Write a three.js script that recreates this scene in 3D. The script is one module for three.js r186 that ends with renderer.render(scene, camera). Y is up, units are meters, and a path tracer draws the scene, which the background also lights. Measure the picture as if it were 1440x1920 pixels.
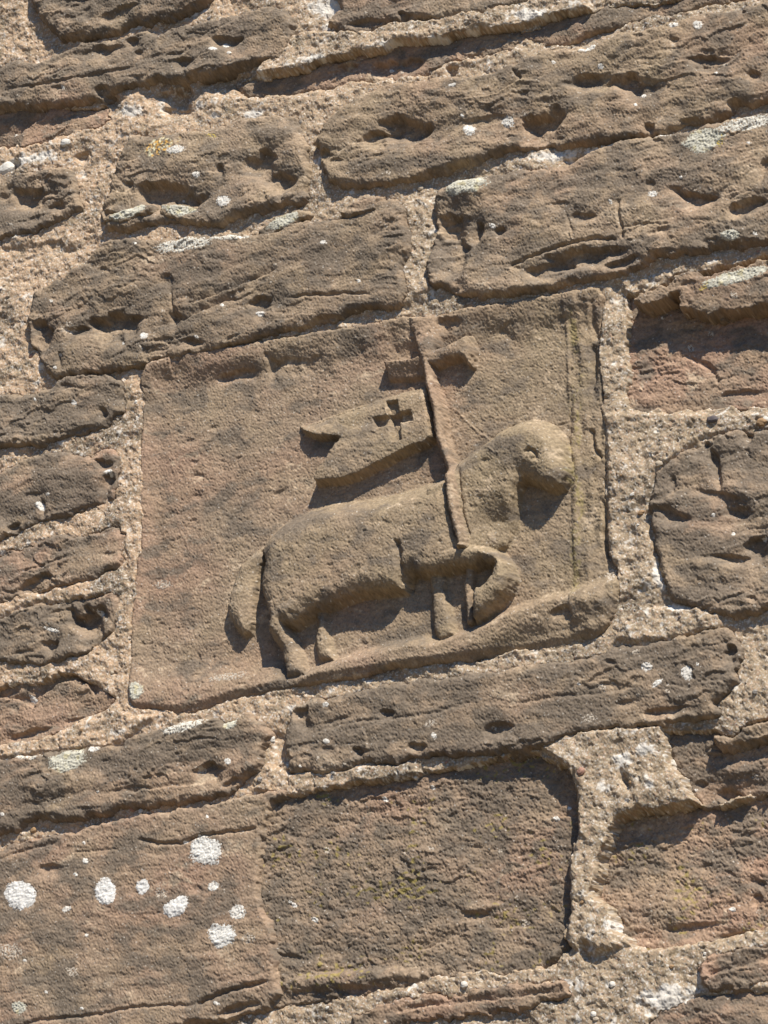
import * as THREE from 'three';
import { Sky } from 'three/addons/objects/Sky.js';

// ------------------------------------------------------------------ camera, sky, sun, exposure
const scene = new THREE.Scene();
const PHOTO_W = 1440, PHOTO_H = 1920, FOCAL = 5000;            // focal length in photo pixels
const camera = new THREE.PerspectiveCamera(2 * Math.atan(PHOTO_H / 2 / FOCAL) * 180 / Math.PI, PHOTO_W / PHOTO_H, 0.1, 200);
const aim = new THREE.Vector3(0, 3.1, 0);                      // the wall is the plane z = 0, facing +z
const forward = new THREE.Vector3(-0.424, 0.336, -0.841).normalize();
const upward = new THREE.Vector3(0.158, 0.9416, 0.297);
camera.position.copy(aim).addScaledVector(forward, -4.2);
camera.up.copy(upward);
camera.lookAt(aim);
camera.updateMatrixWorld(true);

const sunDir = new THREE.Vector3(0.60, 1.0, 0.61).normalize();
const sky = new Sky();
sky.name = 'sky';
sky.userData = { kind: 'structure' };
sky.scale.setScalar(1000);
sky.material.uniforms.sunPosition.value.copy(sunDir);
sky.material.uniforms.turbidity.value = 6;
sky.material.uniforms.rayleigh.value = 0.55;
sky.material.uniforms.mieCoefficient.value = 0.004;
scene.add(sky);
scene.environmentIntensity = 0.1;
const sun = new THREE.DirectionalLight(new THREE.Color(1, 0.915, 0.77), 5.0);
sun.name = 'sun';
sun.position.copy(aim).addScaledVector(sunDir, 6);
sun.target.position.copy(aim);
sun.castShadow = true;
sun.shadow.mapSize.set(4096, 4096);
Object.assign(sun.shadow.camera, { left: -1.6, right: 1.6, top: 1.6, bottom: -1.6, near: 1, far: 12 });
sun.shadow.bias = -0.0005;
scene.add(sun, sun.target);
const renderer = new THREE.WebGLRenderer({ antialias: true });
renderer.toneMapping = THREE.LinearToneMapping;
renderer.toneMappingExposure = 1.35;
renderer.shadowMap.enabled = true;

// ------------------------------------------------------------------ helpers: photo pixel -> point of the wall at a given relief
const mm = 0.001;
const camInv = camera.matrixWorld.clone();
function onWall(px, py, z = 0) {                                // where the ray of a pixel meets the plane of that relief height
  const d = new THREE.Vector3((px - PHOTO_W / 2) / FOCAL, -(py - PHOTO_H / 2) / FOCAL, -1).transformDirection(camInv);
  const t = (z - camera.position.z) / d.z;
  return [camera.position.x + d.x * t, camera.position.y + d.y * t];
}
const PX = 4.2 / FOCAL;                                         // metres to a photo pixel, about
const clamp = (v, a, b) => v < a ? a : v > b ? b : v;
const smooth = (a, b, v) => { const t = clamp((v - a) / (b - a), 0, 1); return t * t * (3 - 2 * t); };
const mix = (a, b, t) => a + (b - a) * t;
function hash(ix, iy, s) {
  let h = Math.imul(ix, 374761393) ^ Math.imul(iy, 668265263) ^ Math.imul(s, 974634777);
  h = Math.imul(h ^ (h >>> 13), 1274126177); h ^= h >>> 16;
  return (h >>> 0) / 4294967296;
}
const GRX = new Float64Array(256), GRY = new Float64Array(256);
for (let k = 0; k < 256; k++) { GRX[k] = Math.cos(k / 256 * 6.2831853); GRY[k] = Math.sin(k / 256 * 6.2831853); }
function pick(ix, iy, s) {
  let h = Math.imul(ix, 374761393) ^ Math.imul(iy, 668265263) ^ Math.imul(s | 0, 974634777);
  h = Math.imul(h ^ (h >>> 13), 1274126177);
  return (h >>> 16) & 255;
}
function noise(x, y, s = 0) {                                   // gradient noise, about -1..1
  const ix = Math.floor(x), iy = Math.floor(y), fx = x - ix, fy = y - iy;
  const u = fx * fx * fx * (fx * (fx * 6 - 15) + 10), v = fy * fy * fy * (fy * (fy * 6 - 15) + 10);
  const h00 = pick(ix, iy, s), h10 = pick(ix + 1, iy, s), h01 = pick(ix, iy + 1, s), h11 = pick(ix + 1, iy + 1, s);
  const a = GRX[h00] * fx + GRY[h00] * fy, b = GRX[h10] * (fx - 1) + GRY[h10] * fy, c = GRX[h01] * fx + GRY[h01] * (fy - 1), d = GRX[h11] * (fx - 1) + GRY[h11] * (fy - 1);
  return 1.5 * (a + (b - a) * u + (c - a) * v + (a - b - c + d) * u * v);
}
function fbm(x, y, s, n) { let v = 0, a = 0.5, f = 1; for (let k = 0; k < n; k++) { v += a * noise(x * f, y * f, s + k * 17); a *= 0.5; f *= 2.03; } return v; }
const cellOut = { d: 0, d2: 0, id: 0 };
function cells(x, y, s) {                                       // nearest of scattered grains
  const ix = Math.floor(x), iy = Math.floor(y);
  let best = 9, second = 9, id = 0;
  for (let j = -1; j <= 1; j++) for (let i = -1; i <= 1; i++) {
    const a = hash(ix + i, iy + j, s), b = hash(ix + i, iy + j, s + 1);
    const dx = ix + i + a - x, dy = iy + j + b - y, d = dx * dx + dy * dy;
    if (d < best) { second = best; best = d; id = hash(ix + i, iy + j, s + 2); } else if (d < second) second = d;
  }
  cellOut.d = Math.sqrt(best); cellOut.d2 = Math.sqrt(second); cellOut.id = id;
  return cellOut;
}
function inside(poly, x, y) {                                   // signed distance to an outline, positive inside
  let d = 1e9, s = false;
  for (let i = 0, j = poly.length - 1; i < poly.length; j = i++) {
    const [ax, ay] = poly[j], [bx, by] = poly[i];
    const ex = bx - ax, ey = by - ay, wx = x - ax, wy = y - ay;
    const t = clamp((wx * ex + wy * ey) / (ex * ex + ey * ey), 0, 1);
    const qx = wx - ex * t, qy = wy - ey * t, q = qx * qx + qy * qy;
    if (q < d) d = q;
    if ((ay > y) !== (by > y) && x < (bx - ax) * (y - ay) / (by - ay) + ax) s = !s;
  }
  d = Math.sqrt(d);
  return s ? d : -d;
}
function lineDist(line, x, y, out) {                            // distance to a polyline, signed: positive below it; t = 0..1 along it
  let best = 1e9, sg = 1, tt = 0;
  for (let i = 0; i + 1 < line.length; i++) {
    const [ax, ay] = line[i], [bx, by] = line[i + 1];
    const ex = bx - ax, ey = by - ay, wx = x - ax, wy = y - ay;
    const t = clamp((wx * ex + wy * ey) / (ex * ex + ey * ey), 0, 1);
    const qx = wx - ex * t, qy = wy - ey * t, q = qx * qx + qy * qy;
    if (q < best) { best = q; sg = ex * wy - ey * wx < 0 ? 1 : -1; tt = (i + t) / (line.length - 1); }
  }
  out.t = tt;
  return Math.sqrt(best) * sg;
}
const outline = (pts, z = 0) => pts.map(([a, b]) => onWall(a, b, z));
function blob(cx, cy, rx, ry, rot = 0, z = 0) {                 // an ellipse drawn on the wall: returns a function to its own unit coordinates
  const r = rot * Math.PI / 180, c = Math.cos(r), s = Math.sin(r);
  const o = onWall(cx, cy, z), a = onWall(cx + rx * c, cy + rx * s, z), b = onWall(cx - ry * s, cy + ry * c, z);
  const ax = a[0] - o[0], ay = a[1] - o[1], bx = b[0] - o[0], by = b[1] - o[1], det = ax * by - ay * bx;
  const reach = Math.max(Math.hypot(ax, ay), Math.hypot(bx, by));
  return { o, reach, at: (x, y) => { const dx = x - o[0], dy = y - o[1]; return [(dx * by - dy * bx) / det, (ax * dy - ay * dx) / det]; } };
}

// ------------------------------------------------------------------ the sampling grid of the wall, fine in view and coarse around it
const STEP = 1.6 * mm, COARSE = 8 * mm, EDGE = 230;
const vb = [[0, 0], [PHOTO_W, 0], [0, PHOTO_H], [PHOTO_W, PHOTO_H]].map(([a, b]) => onWall(a, b, 0));
const wb = [[-EDGE, -EDGE], [PHOTO_W + EDGE, -EDGE], [-EDGE, PHOTO_H + EDGE], [PHOTO_W + EDGE, PHOTO_H + EDGE]].map(([a, b]) => onWall(a, b, 0));
function axis(k) {
  const f0 = Math.min(...vb.map((p) => p[k])) - 0.012, f1 = Math.max(...vb.map((p) => p[k])) + 0.012;
  const c0 = Math.min(...wb.map((p) => p[k])), c1 = Math.max(...wb.map((p) => p[k]));
  const a = [];
  for (let v = c0; v < f0; v += COARSE) a.push(v);
  for (let v = f0; v < f1; v += STEP) a.push(v);
  for (let v = f1; v < c1; v += COARSE) a.push(v);
  return Float64Array.from(a);
}
const GX = axis(0), GY = axis(1), NX = GX.length, NY = GY.length;
const lowIndex = (g, v) => { let a = 0, b = g.length - 1; while (b - a > 1) { const m = (a + b) >> 1; if (g[m] <= v) a = m; else b = m; } return a; };
const topOfStones = new Float32Array(NX * NY).fill(-1), depthInStone = new Float32Array(NX * NY).fill(-1);         // highest stone surface at every grid point, so that mortar is only meshed where it shows
const X0 = GX[0], Y0 = GY[0];

const stoneMat = new THREE.MeshStandardMaterial({ vertexColors: true, roughness: 0.94, metalness: 0 });
const mortarMat = new THREE.MeshStandardMaterial({ vertexColors: true, roughness: 0.96, metalness: 0 });
const lichenMat = new THREE.MeshStandardMaterial({ vertexColors: true, roughness: 1, metalness: 0 });
for (const m of [stoneMat, mortarMat, lichenMat]) m.side = THREE.DoubleSide;

// a sheet of the grid: i0..i1, j0..j1, heights H, keep(i, j) tells which cells belong, tint(i, j, out) colours a vertex
function sheet(name, g, keep, material, parent) {
  const { i0, i1, j0, j1, H, C } = g, w = i1 - i0 + 1, h = j1 - j0 + 1;
  const id = new Int32Array(w * h).fill(-1), pos = [], nor = [], col = [], uv = [], idx = [];
  const pt = (i, j, o) => {                                       // a grid point; steep flanks are broken up sideways
    i = clamp(i, i0, i1); j = clamp(j, j0, j1);
    const k = (j - j0) * w + (i - i0), l = i > i0 ? k - 1 : k, r = i < i1 ? k + 1 : k, d = j > j0 ? k - w : k, u = j < j1 ? k + w : k;
    const gx = (H[r] - H[l]) / (GX[Math.min(i + 1, i1)] - GX[Math.max(i - 1, i0)]), gy = (H[u] - H[d]) / (GY[Math.min(j + 1, j1)] - GY[Math.max(j - 1, j0)]);
    const sl = Math.hypot(gx, gy), x = GX[i], y = GY[j], z = H[k];
    let mx = 0, my = 0;
    if (sl > 0.9) {
      const a = Math.min(1, (sl - 0.9) / 1.5) * mm * (2.0 * noise(x * 130 + z * 90, y * 130 - z * 120, 700) + 1.3 * noise(x * 300 - z * 260, y * 300 + z * 240, 701)) / sl;
      mx = -gx * a; my = -gy * a;
    }
    o[0] = x + mx; o[1] = y + my; o[2] = z;
    return o;
  };
  const A = [0, 0, 0], B = [0, 0, 0], D = [0, 0, 0], U = [0, 0, 0], M = [0, 0, 0];
  const vert = (i, j) => {
    const k = (j - j0) * w + (i - i0);
    if (id[k] >= 0) return id[k];
    const n = pos.length / 3;
    pt(i, j, M); pt(i - 1, j, A); pt(i + 1, j, B); pt(i, j - 1, D); pt(i, j + 1, U);
    pos.push(M[0], M[1], M[2]);
    const ax = B[0] - A[0], ay = B[1] - A[1], az = B[2] - A[2], bx = U[0] - D[0], by = U[1] - D[1], bz = U[2] - D[2];
    let nx = ay * bz - az * by, ny = az * bx - ax * bz, nz = ax * by - ay * bx;
    const q = 1 / (Math.hypot(nx, ny, nz) || 1);
    nor.push(nx * q, ny * q, nz * q);
    col.push(C[3 * k], C[3 * k + 1], C[3 * k + 2]);
    uv.push(GX[i], GY[j]);
    return id[k] = n;
  };
  for (let j = j0; j < j1; j++) for (let i = i0; i < i1; i++) {
    if (!keep(i, j)) continue;
    const a = vert(i, j), b = vert(i + 1, j), c = vert(i + 1, j + 1), d = vert(i, j + 1);
    const k = (j - j0) * w + (i - i0);
    if (Math.abs(H[k] - H[k + w + 1]) < Math.abs(H[k + 1] - H[k + w])) idx.push(a, b, c, a, c, d); else idx.push(a, b, d, b, c, d);
  }
  const geo = new THREE.BufferGeometry();
  geo.setAttribute('position', new THREE.Float32BufferAttribute(pos, 3));
  geo.setAttribute('normal', new THREE.Float32BufferAttribute(nor, 3));
  geo.setAttribute('color', new THREE.Float32BufferAttribute(col, 3));
  geo.setAttribute('uv', new THREE.Float32BufferAttribute(uv, 2));
  geo.setIndex(idx);
  const m = new THREE.Mesh(geo, material);
  m.name = name; m.castShadow = m.receiveShadow = true;
  parent.add(m);
  return m;
}
function area(poly, pad) {
  const xs = poly.map((p) => p[0]), ys = poly.map((p) => p[1]);
  const i0 = lowIndex(GX, Math.min(...xs) - pad), i1 = Math.min(NX - 1, lowIndex(GX, Math.max(...xs) + pad) + 1);
  const j0 = lowIndex(GY, Math.min(...ys) - pad), j1 = Math.min(NY - 1, lowIndex(GY, Math.max(...ys) + pad) + 1);
  const n = (i1 - i0 + 1) * (j1 - j0 + 1);
  return { i0, i1, j0, j1, H: new Float32Array(n), C: new Float32Array(3 * n) };
}
function heightAt(g, x, y) {
  const i = clamp(lowIndex(GX, x), g.i0, g.i1 - 1), j = clamp(lowIndex(GY, y), g.j0, g.j1 - 1), w = g.i1 - g.i0 + 1;
  const tx = clamp((x - GX[i]) / (GX[i + 1] - GX[i]), 0, 1), ty = clamp((y - GY[j]) / (GY[j + 1] - GY[j]), 0, 1), k = (j - g.j0) * w + i - g.i0;
  return mix(mix(g.H[k], g.H[k + 1], tx), mix(g.H[k + w], g.H[k + w + 1], tx), ty);
}

// ------------------------------------------------------------------ relief features that stones carry
const tmp = { t: 0 };
// hollow [cx, cy, rx, ry, rotation, depth in mm]: steep under its upper lip, running out below
function makeHollow([cx, cy, rx, ry, rot, depth], z, s) {
  const b = blob(cx, cy, rx, ry, rot, z), small = Math.min(rx, ry) * PX, D = (ry < 9 ? 0.5 : 1.05) * Math.min(depth * 1.35 * mm, small * 0.95 + 1.5 * mm);
  const f = clamp(0.55 / b.reach, 18, 90), amp = clamp(b.reach / (22 * mm), 0.55, 1);
  return (x, y) => {
    const R = b.reach * 2.6;
    if (Math.abs(x - b.o[0]) > R || Math.abs(y - b.o[1]) > R) return 0;
    let [p, q] = b.at(x, y);
    p += amp * (0.48 * noise(x * f, y * f, s) + 0.22 * noise(x * f * 2.3, y * f * 2.3, s + 2));
    q += amp * (0.58 * noise(x * f, y * f, s + 1) + 0.30 * noise(x * f * 2.3, y * f * 2.3, s + 3) + 0.12 * noise(x * f * 5, y * f * 5, s + 4));
    const low = q > 0 ? q / 1.9 : q;                             // runs out downwards
    const r = Math.sqrt(p * p + low * low);
    const lip = smooth(-0.5, 0.5, q);
    const core = 1 - smooth(mix(0.55, 0.0, lip), mix(1.02, 1.0, lip), r);
    const wide = 1 - smooth(0.2, 1.9, Math.sqrt(p * p * 0.8 + q * q * 0.5));
    return -D * (0.85 * core + 0.3 * wide);
  };
}
// bump: a rounded swelling
function makeBump([cx, cy, rx, ry, rot, height], z, s) {
  const b = blob(cx, cy, rx, ry, rot, z);
  return (x, y) => {
    if (Math.abs(x - b.o[0]) > b.reach * 1.6 || Math.abs(y - b.o[1]) > b.reach * 1.6) return 0;
    const [p, q] = b.at(x, y);
    const r = Math.sqrt(p * p + q * q) + 0.2 * noise(x * 70, y * 70, s);
    return height * mm * (1 - smooth(0.3, 1.1, r));
  };
}
// crack [points, width px, depth mm]
function makeCrack([pts, width, depth], z, s) {
  const l = outline(pts, z), xs = l.map((p) => p[0]), ys = l.map((p) => p[1]), w = width * PX;
  const x0 = Math.min(...xs) - 0.02, x1 = Math.max(...xs) + 0.02, y0 = Math.min(...ys) - 0.02, y1 = Math.max(...ys) + 0.02;
  return (x, y) => {
    if (x < x0 || x > x1 || y < y0 || y > y1) return 0;
    const d = lineDist(l, x + 2.2 * mm * noise(x * 90, y * 90, s), y + 2.2 * mm * noise(x * 90, y * 90, s + 1), tmp);
    return -depth * mm * Math.exp(-(d * d) / (w * w)) * smooth(0, 0.12, tmp.t) * smooth(1, 0.88, tmp.t);
  };
}
// ledge [points, drop mm, run px]: below the line the face drops back and recovers over the run
function makeLedge([pts, drop, run], z, s) {
  const l = outline(pts, z), xs = l.map((p) => p[0]), ys = l.map((p) => p[1]), R = run * PX;
  const x0 = Math.min(...xs) - R * 2.5, x1 = Math.max(...xs) + R * 2.5, y0 = Math.min(...ys) - R * 2.5, y1 = Math.max(...ys) + R * 2.5;
  return (x, y) => {
    if (x < x0 || x > x1 || y < y0 || y > y1) return 0;
    const d = lineDist(l, x + 3 * mm * noise(x * 60, y * 60, s), y + 3 * mm * noise(x * 60, y * 60, s + 1) + 1.2 * mm * noise(x * 200, y * 200, s + 2), tmp);
    const ends = smooth(0, 0.1, tmp.t) * smooth(1, 0.9, tmp.t);
    return -drop * mm * ends * smooth(-0.6 * mm, 2.2 * mm, d) * Math.exp(-Math.pow(Math.max(0, d) / R, 2));
  };
}

// ------------------------------------------------------------------ colours of the sandstone (linear base colours)
const BROWN = [0.262, 0.194, 0.135], DARK = [0.140, 0.112, 0.085], RED = [0.300, 0.188, 0.132], PALE = [0.415, 0.324, 0.228], OLIVE = [0.248, 0.196, 0.120];
function stoneColour(out, x, y, st) {
  const wx = x + 0.012 * noise(x * 30, y * 30, 14), wy = y + 0.008 * noise(x * 30, y * 30, 15);
  const a = fbm(wx * 9 + st.seed, wy * 15, 5, 5), b = fbm(wx * 24, wy * 40 + st.seed, 9, 5), c = fbm(wx * 5 - st.seed, wy * 7, 13, 3);
  const fine = noise(x * 330, y * 330, 3), mid = noise(x * 150, y * 190, 4), coarse = noise(x * 70, y * 120, 6);
  const k = smooth(0.02, 0.66, st.dark + 1.25 * a + 1.1 * b + 0.16 * mid + 0.12 * fine);   // dark crust, in grainy patches
  const r = clamp(st.red + 1.1 * c + 0.3 * b, 0, 1);
  const p = smooth(0.18, 0.6, 0.9 * b - 0.5 * a + 0.22 * coarse + 0.18 * mid + 0.12 * fine) * 0.75;
  const o = clamp((st.olive ?? 0.15) + 0.7 * fbm(x * 13, y * 13 + st.seed, 31, 4), 0, 1) * 0.6;
  const salt = hash(Math.round(x / STEP), Math.round(y / STEP), 79) - 0.5;
  const g = 1 + 0.24 * fine + 0.18 * mid + 0.12 * coarse + 0.34 * salt;
  for (let n = 0; n < 3; n++) {
    let v = mix(BROWN[n], RED[n], r);
    v = mix(v, OLIVE[n], o);
    v = mix(v, PALE[n], p);
    v = mix(v, DARK[n], k * 0.86);
    out[n] = v * Math.max(0.3, g) * st.light;
  }
  const sp = hash(Math.round(x / STEP), Math.round(y / STEP), 77);  // single pale quartz grains
  if (sp > 0.992) { const q = 0.2 + 0.5 * hash(Math.round(x / STEP), Math.round(y / STEP), 78); for (let n = 0; n < 3; n++) out[n] = mix(out[n], [0.66, 0.62, 0.56][n], q); }
}

// ------------------------------------------------------------------ the wall
const wall = new THREE.Group();
wall.name = 'stone_wall';
wall.userData = { label: 'weathered brown sandstone rubble wall with pale gritty mortar joints around the carved panel', category: 'wall' };
scene.add(wall);

const stones = [];
let seedNo = 1;
const vary = (k) => hash(seedNo, k, 811) - 0.5;                  // every block a little different in colour
function stone(level, pts, o = {}) {
  const st = { level, pts, round: 11, drop: 14, rough: 1, layer: 1, dark: 0.3, red: 0.04, light: 1.06, olive: 0.15, wave: 5.5, ragged: 1.5, hollows: [], bumps: [], cracks: [], ledges: [], lichens: [], tilt: [0, 0], ...o };
  st.red += 0.38 * vary(1); st.dark += 0.26 * vary(2); st.light *= 1 + 0.18 * vary(3); st.olive += 0.24 * vary(4); st.seed = seedNo++ * 3.17;
  stones.push(st);
  return st;
}
// outlines traced in photo pixels, levels in millimetres in front of the mortar
stone(20, [[70, -190], [52, -60], [56, 0], [80, 35], [112, 66], [150, 64], [205, 56], [245, 38], [300, 32], [345, 16], [372, 0], [420, -60], [430, -190]],
  { dark: 0.5, round: 22, drop: 24, hollows: [[230, 22, 45, 16, -20, 7], [150, 10, 40, 20, -10, 5]] });
stone(14, [[-240, 168], [0, 128], [31, 111], [62, 121], [108, 100], [156, 80], [222, 74], [257, 61], [302, 62], [347, 50], [400, 38], [451, 27], [500, 13], [525, 18], [543, 45], [535, 80], [520, 105], [476, 109], [410, 128], [347, 142], [290, 142], [208, 161], [185, 176], [139, 188], [60, 190], [0, 195], [-240, 240]],
  { dark: 0.5, hollows: [[194, 94, 48, 11, -12, 8], [246, 77, 13, 9, 0, 12], [257, 99, 9, 6, 0, 9], [342, 115, 30, 12, -8, 9], [425, 75, 36, 12, 5, 9], [190, 172, 18, 12, 0, 16], [262, 143, 30, 8, -8, 8], [105, 168, 14, 8, 0, 6]], cracks: [[[[0, 168], [80, 158], [180, 140], [260, 122]], 3, 3]],
    lichens: [[399, 91, 10, 5, 0], [430, 99, 5, 3, 0]] });
stone(12, [[640, -190], [622, -30], [640, 15], [612, 40], [640, 56], [700, 48], [730, 35], [800, 32], [900, 20], [980, 2], [1030, -30], [1080, -190]],
  { dark: 0.4, hollows: [[690, 44, 40, 9, -8, 8], [760, 30, 18, 9, 0, 8]] });
stone(-8, [[440, 160], [500, 148], [575, 136], [612, 118], [723, 98], [750, 83], [830, 78], [880, 64], [975, 56], [985, 75], [960, 98], [900, 106], [840, 118], [812, 140], [790, 144], [720, 150], [660, 158], [600, 168], [545, 178], [470, 186]],
  { dark: 0.35, red: 0.3, wave: 5, hollows: [[720, 128, 22, 14, 0, 8], [650, 130, 30, 10, -10, 7], [770, 120, 28, 12, -10, 8], [845, 132, 13, 10, 0, 18]] });
stone(-4, [[975, 66], [1010, 50], [1050, 36], [1100, 22], [1148, 14], [1230, 10], [1330, -14], [1440, -44], [1680, -110], [1680, -60], [1440, -18], [1400, -2], [1330, 12], [1250, 28], [1180, 42], [1120, 58], [1070, 78], [1030, 84], [1000, 76]],
  { dark: 0.2, red: 0.45, wave: 5 });
stone(15, [[608, 229], [636, 205], [667, 180], [688, 170], [730, 153], [775, 153], [834, 142], [914, 139], [959, 121], [1027, 94], [1093, 87], [1148, 66], [1211, 59], [1239, 49], [1322, 24], [1388, 17], [1440, 2], [1680, -50], [1680, 140], [1440, 184], [1391, 187], [1360, 208], [1305, 222], [1228, 243], [1204, 246], [1093, 260], [1054, 267], [975, 271], [940, 278], [914, 281], [890, 302], [844, 306], [799, 323], [723, 337], [636, 340], [615, 326], [598, 292], [595, 257]],
  { dark: 0.28, olive: 0.3, hollows: [[752, 236, 58, 26, 8, 15], [700, 262, 48, 17, -22, 13], [872, 233, 25, 8, -10, 6], [915, 222, 32, 8, -8, 7], [1000, 238, 66, 26, -27, 16], [1089, 153, 48, 15, -18, 11], [1185, 156, 56, 22, -12, 15], [1325, 118, 40, 13, -5, 8], [1412, 139, 18, 9, -5, 8], [1377, 200, 18, 15, 0, 15], [1290, 226, 34, 9, -10, 10], [1214, 238, 14, 12, 0, 12], [1046, 259, 18, 7, -10, 8], [626, 213, 16, 6, -40, 9], [608, 286, 18, 9, 10, 9], [628, 302, 18, 7, 0, 8], [1265, 76, 14, 6, 0, 5]],
    cracks: [[[[962, 128], [970, 140], [978, 150]], 3, 5], [[[1388, 5], [1390, 18], [1396, 26]], 3, 5]], lichens: [[879, 243, 13, 12, 0], [950, 227, 15, 13, 0], [1124, 122, 6, 6, 0], [1308, 47, 10, 8, 0], [1262, 46, 11, 6, -10], [1203, 176, 6, 5, 0], [1099, 88, 18, 7, -12], [848, 160, 8, 4, -10]] });
stone(14, [[219, 302], [243, 255], [267, 258], [347, 247], [399, 240], [451, 222], [480, 219], [542, 219], [549, 236], [567, 274], [569, 312], [567, 368], [549, 376], [515, 376], [451, 394], [410, 413], [295, 408], [250, 420], [201, 424], [187, 399], [198, 364]],
  { dark: 0.38, hollows: [[305, 368, 92, 26, 8, 17], [495, 306, 38, 24, 10, 11], [524, 338, 40, 22, 15, 12], [410, 318, 8, 12, 0, 5], [205, 400, 18, 10, 0, 8]], lichens: [[417, 376, 14, 11, 0], [397, 254, 14, 5, 5, 'yellow'], [330, 281, 18, 9, -10], [375, 225, 8, 5, -30, 'yellow']], bumps: [[515, 250, 40, 25, 0, 4]], yellow: [300, 274, 44, 20] });
stone(-6, [[-240, 262], [0, 215], [60, 200], [100, 205], [150, 200], [200, 205], [208, 225], [180, 240], [120, 258], [60, 272], [0, 276], [-240, 318]],
  { dark: 0.15, red: 0.5, round: 6, hollows: [[150, 204, 40, 8, -5, 8]], ledges: [[[[98, 205], [85, 220], [50, 238], [38, 252], [0, 258], [-60, 268]], 10, 24]] });
stone(6, [[-240, 392], [0, 336], [60, 322], [110, 312], [135, 330], [143, 360], [145, 385], [125, 400], [100, 410], [60, 432], [0, 440], [-240, 500]],
  { dark: 0.4, hollows: [[42, 365, 50, 18, -6, 16], [104, 386, 16, 10, -20, 9], [60, 412, 40, 7, -15, 6]] });
stone(13, [[52, 598], [58, 560], [64, 548], [104, 524], [153, 496], [170, 478], [194, 458], [210, 450], [278, 451], [382, 444], [480, 441], [525, 430], [545, 418], [595, 413], [647, 410], [685, 392], [706, 376], [747, 375], [754, 417], [761, 458], [750, 500], [754, 545], [750, 566], [735, 573], [700, 570], [680, 568], [655, 576], [635, 591], [570, 605], [520, 616], [458, 633], [434, 641], [340, 660], [295, 671], [215, 688], [97, 702], [72, 665], [55, 645]],
  { dark: 0.36, olive: 0.22, hollows: [[217, 604, 48, 26, 0, 15], [150, 617, 30, 11, -12, 9], [78, 624, 24, 24, 20, 12], [326, 594, 14, 14, 0, 8], [483, 567, 32, 13, -10, 11], [486, 594, 15, 8, 0, 9], [358, 638, 21, 9, -3, 10], [299, 651, 38, 6, -10, 5], [112, 671, 5, 14, 0, 7], [167, 494, 12, 5, 0, 7], [194, 508, 14, 8, 20, 8], [600, 600, 34, 9, -10, 8], [440, 634, 26, 6, -10, 7], [310, 525, 20, 12, 0, 4]],
    cracks: [[[[540, 560], [575, 552], [610, 553], [650, 548], [700, 552]], 3, 5], [[[318, 540], [322, 580], [320, 605]], 3, 4]],
    ledges: [[[[520, 505], [490, 519], [465, 529], [417, 546], [365, 567], [345, 572]], 7, 14], [[[440, 562], [424, 564], [375, 584], [347, 601], [316, 608], [290, 614]], 8, 16]],
    lichens: [[340, 458, 56, 15, -8, 'crust'], [270, 629, 9, 7, 0], [607, 455, 7, 5, 0], [486, 586, 11, 6, 0], [430, 442, 40, 7, -4, 'crust']] });
stone(16, [[1680, 160], [1440, 213], [1360, 226], [1290, 246], [1230, 256], [1170, 262], [1110, 284], [1060, 312], [980, 319], [921, 328], [850, 342], [822, 355], [817, 380], [815, 434], [800, 500], [812, 528], [860, 546], [900, 551], [945, 543], [1000, 538], [1044, 526], [1110, 511], [1134, 513], [1197, 490], [1228, 472], [1305, 465], [1332, 455], [1391, 451], [1440, 441], [1680, 395]],
  { dark: 0.34, olive: 0.25, hollows: [[850, 418, 34, 22, 0, 15], [893, 430, 14, 22, 20, 9], [935, 434, 18, 10, 0, 6], [1287, 366, 66, 14, 12, 14], [1218, 343, 11, 7, 0, 8], [1395, 388, 50, 14, -8, 11], [1041, 385, 22, 8, 0, 6], [1093, 403, 25, 9, 0, 5], [1080, 480, 100, 15, -8, 10], [1020, 506, 60, 18, -8, 9], [1433, 312, 8, 25, 10, 5], [845, 470, 40, 50, 0, 9], [1170, 488, 34, 9, -18, 8], [1330, 452, 18, 7, -10, 7], [1243, 431, 22, 8, -15, 5], [1228, 264, 14, 6, 0, 6]],
    cracks: [[[[1158, 372], [1159, 400], [1164, 425], [1167, 450]], 3, 5], [[[950, 500], [980, 485], [1044, 462], [1114, 444], [1162, 450]], 3, 6], [[[1165, 424], [1210, 418], [1260, 420]], 2, 2.5], [[[1060, 395], [1070, 430], [1076, 448]], 3, 2.5]], bumps: [[875, 352, 50, 24, -15, 6], [990, 400, 60, 30, 0, 3]],
    lichens: [[875, 346, 45, 21, -15, 'grey'], [1320, 262, 40, 23, -14, 'grey'], [1400, 232, 62, 14, -12, 'crust'], [1222, 362, 10, 7, 0], [1368, 440, 18, 10, -5, 'grey'], [1245, 248, 24, 6, -10], [1348, 262, 9, 14, 0, 'yellow']] });
stone(22, [[1195, 560], [1200, 550], [1240, 535], [1250, 540], [1262, 524], [1290, 511], [1308, 516], [1320, 522], [1360, 508], [1440, 488], [1680, 430], [1680, 520], [1440, 570], [1374, 574], [1315, 584], [1283, 574], [1276, 560], [1290, 548], [1266, 545], [1240, 560], [1205, 568]],
  { dark: 0.22, olive: 0.35, flank: 7, round: 4, drop: 4, ragged: 2, lichens: [[1382, 518, 68, 13, -15, 'grey'], [1320, 538, 12, 5, -30, 'yellow']], hollows: [[1290, 535, 16, 8, -20, 9]] });
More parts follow.
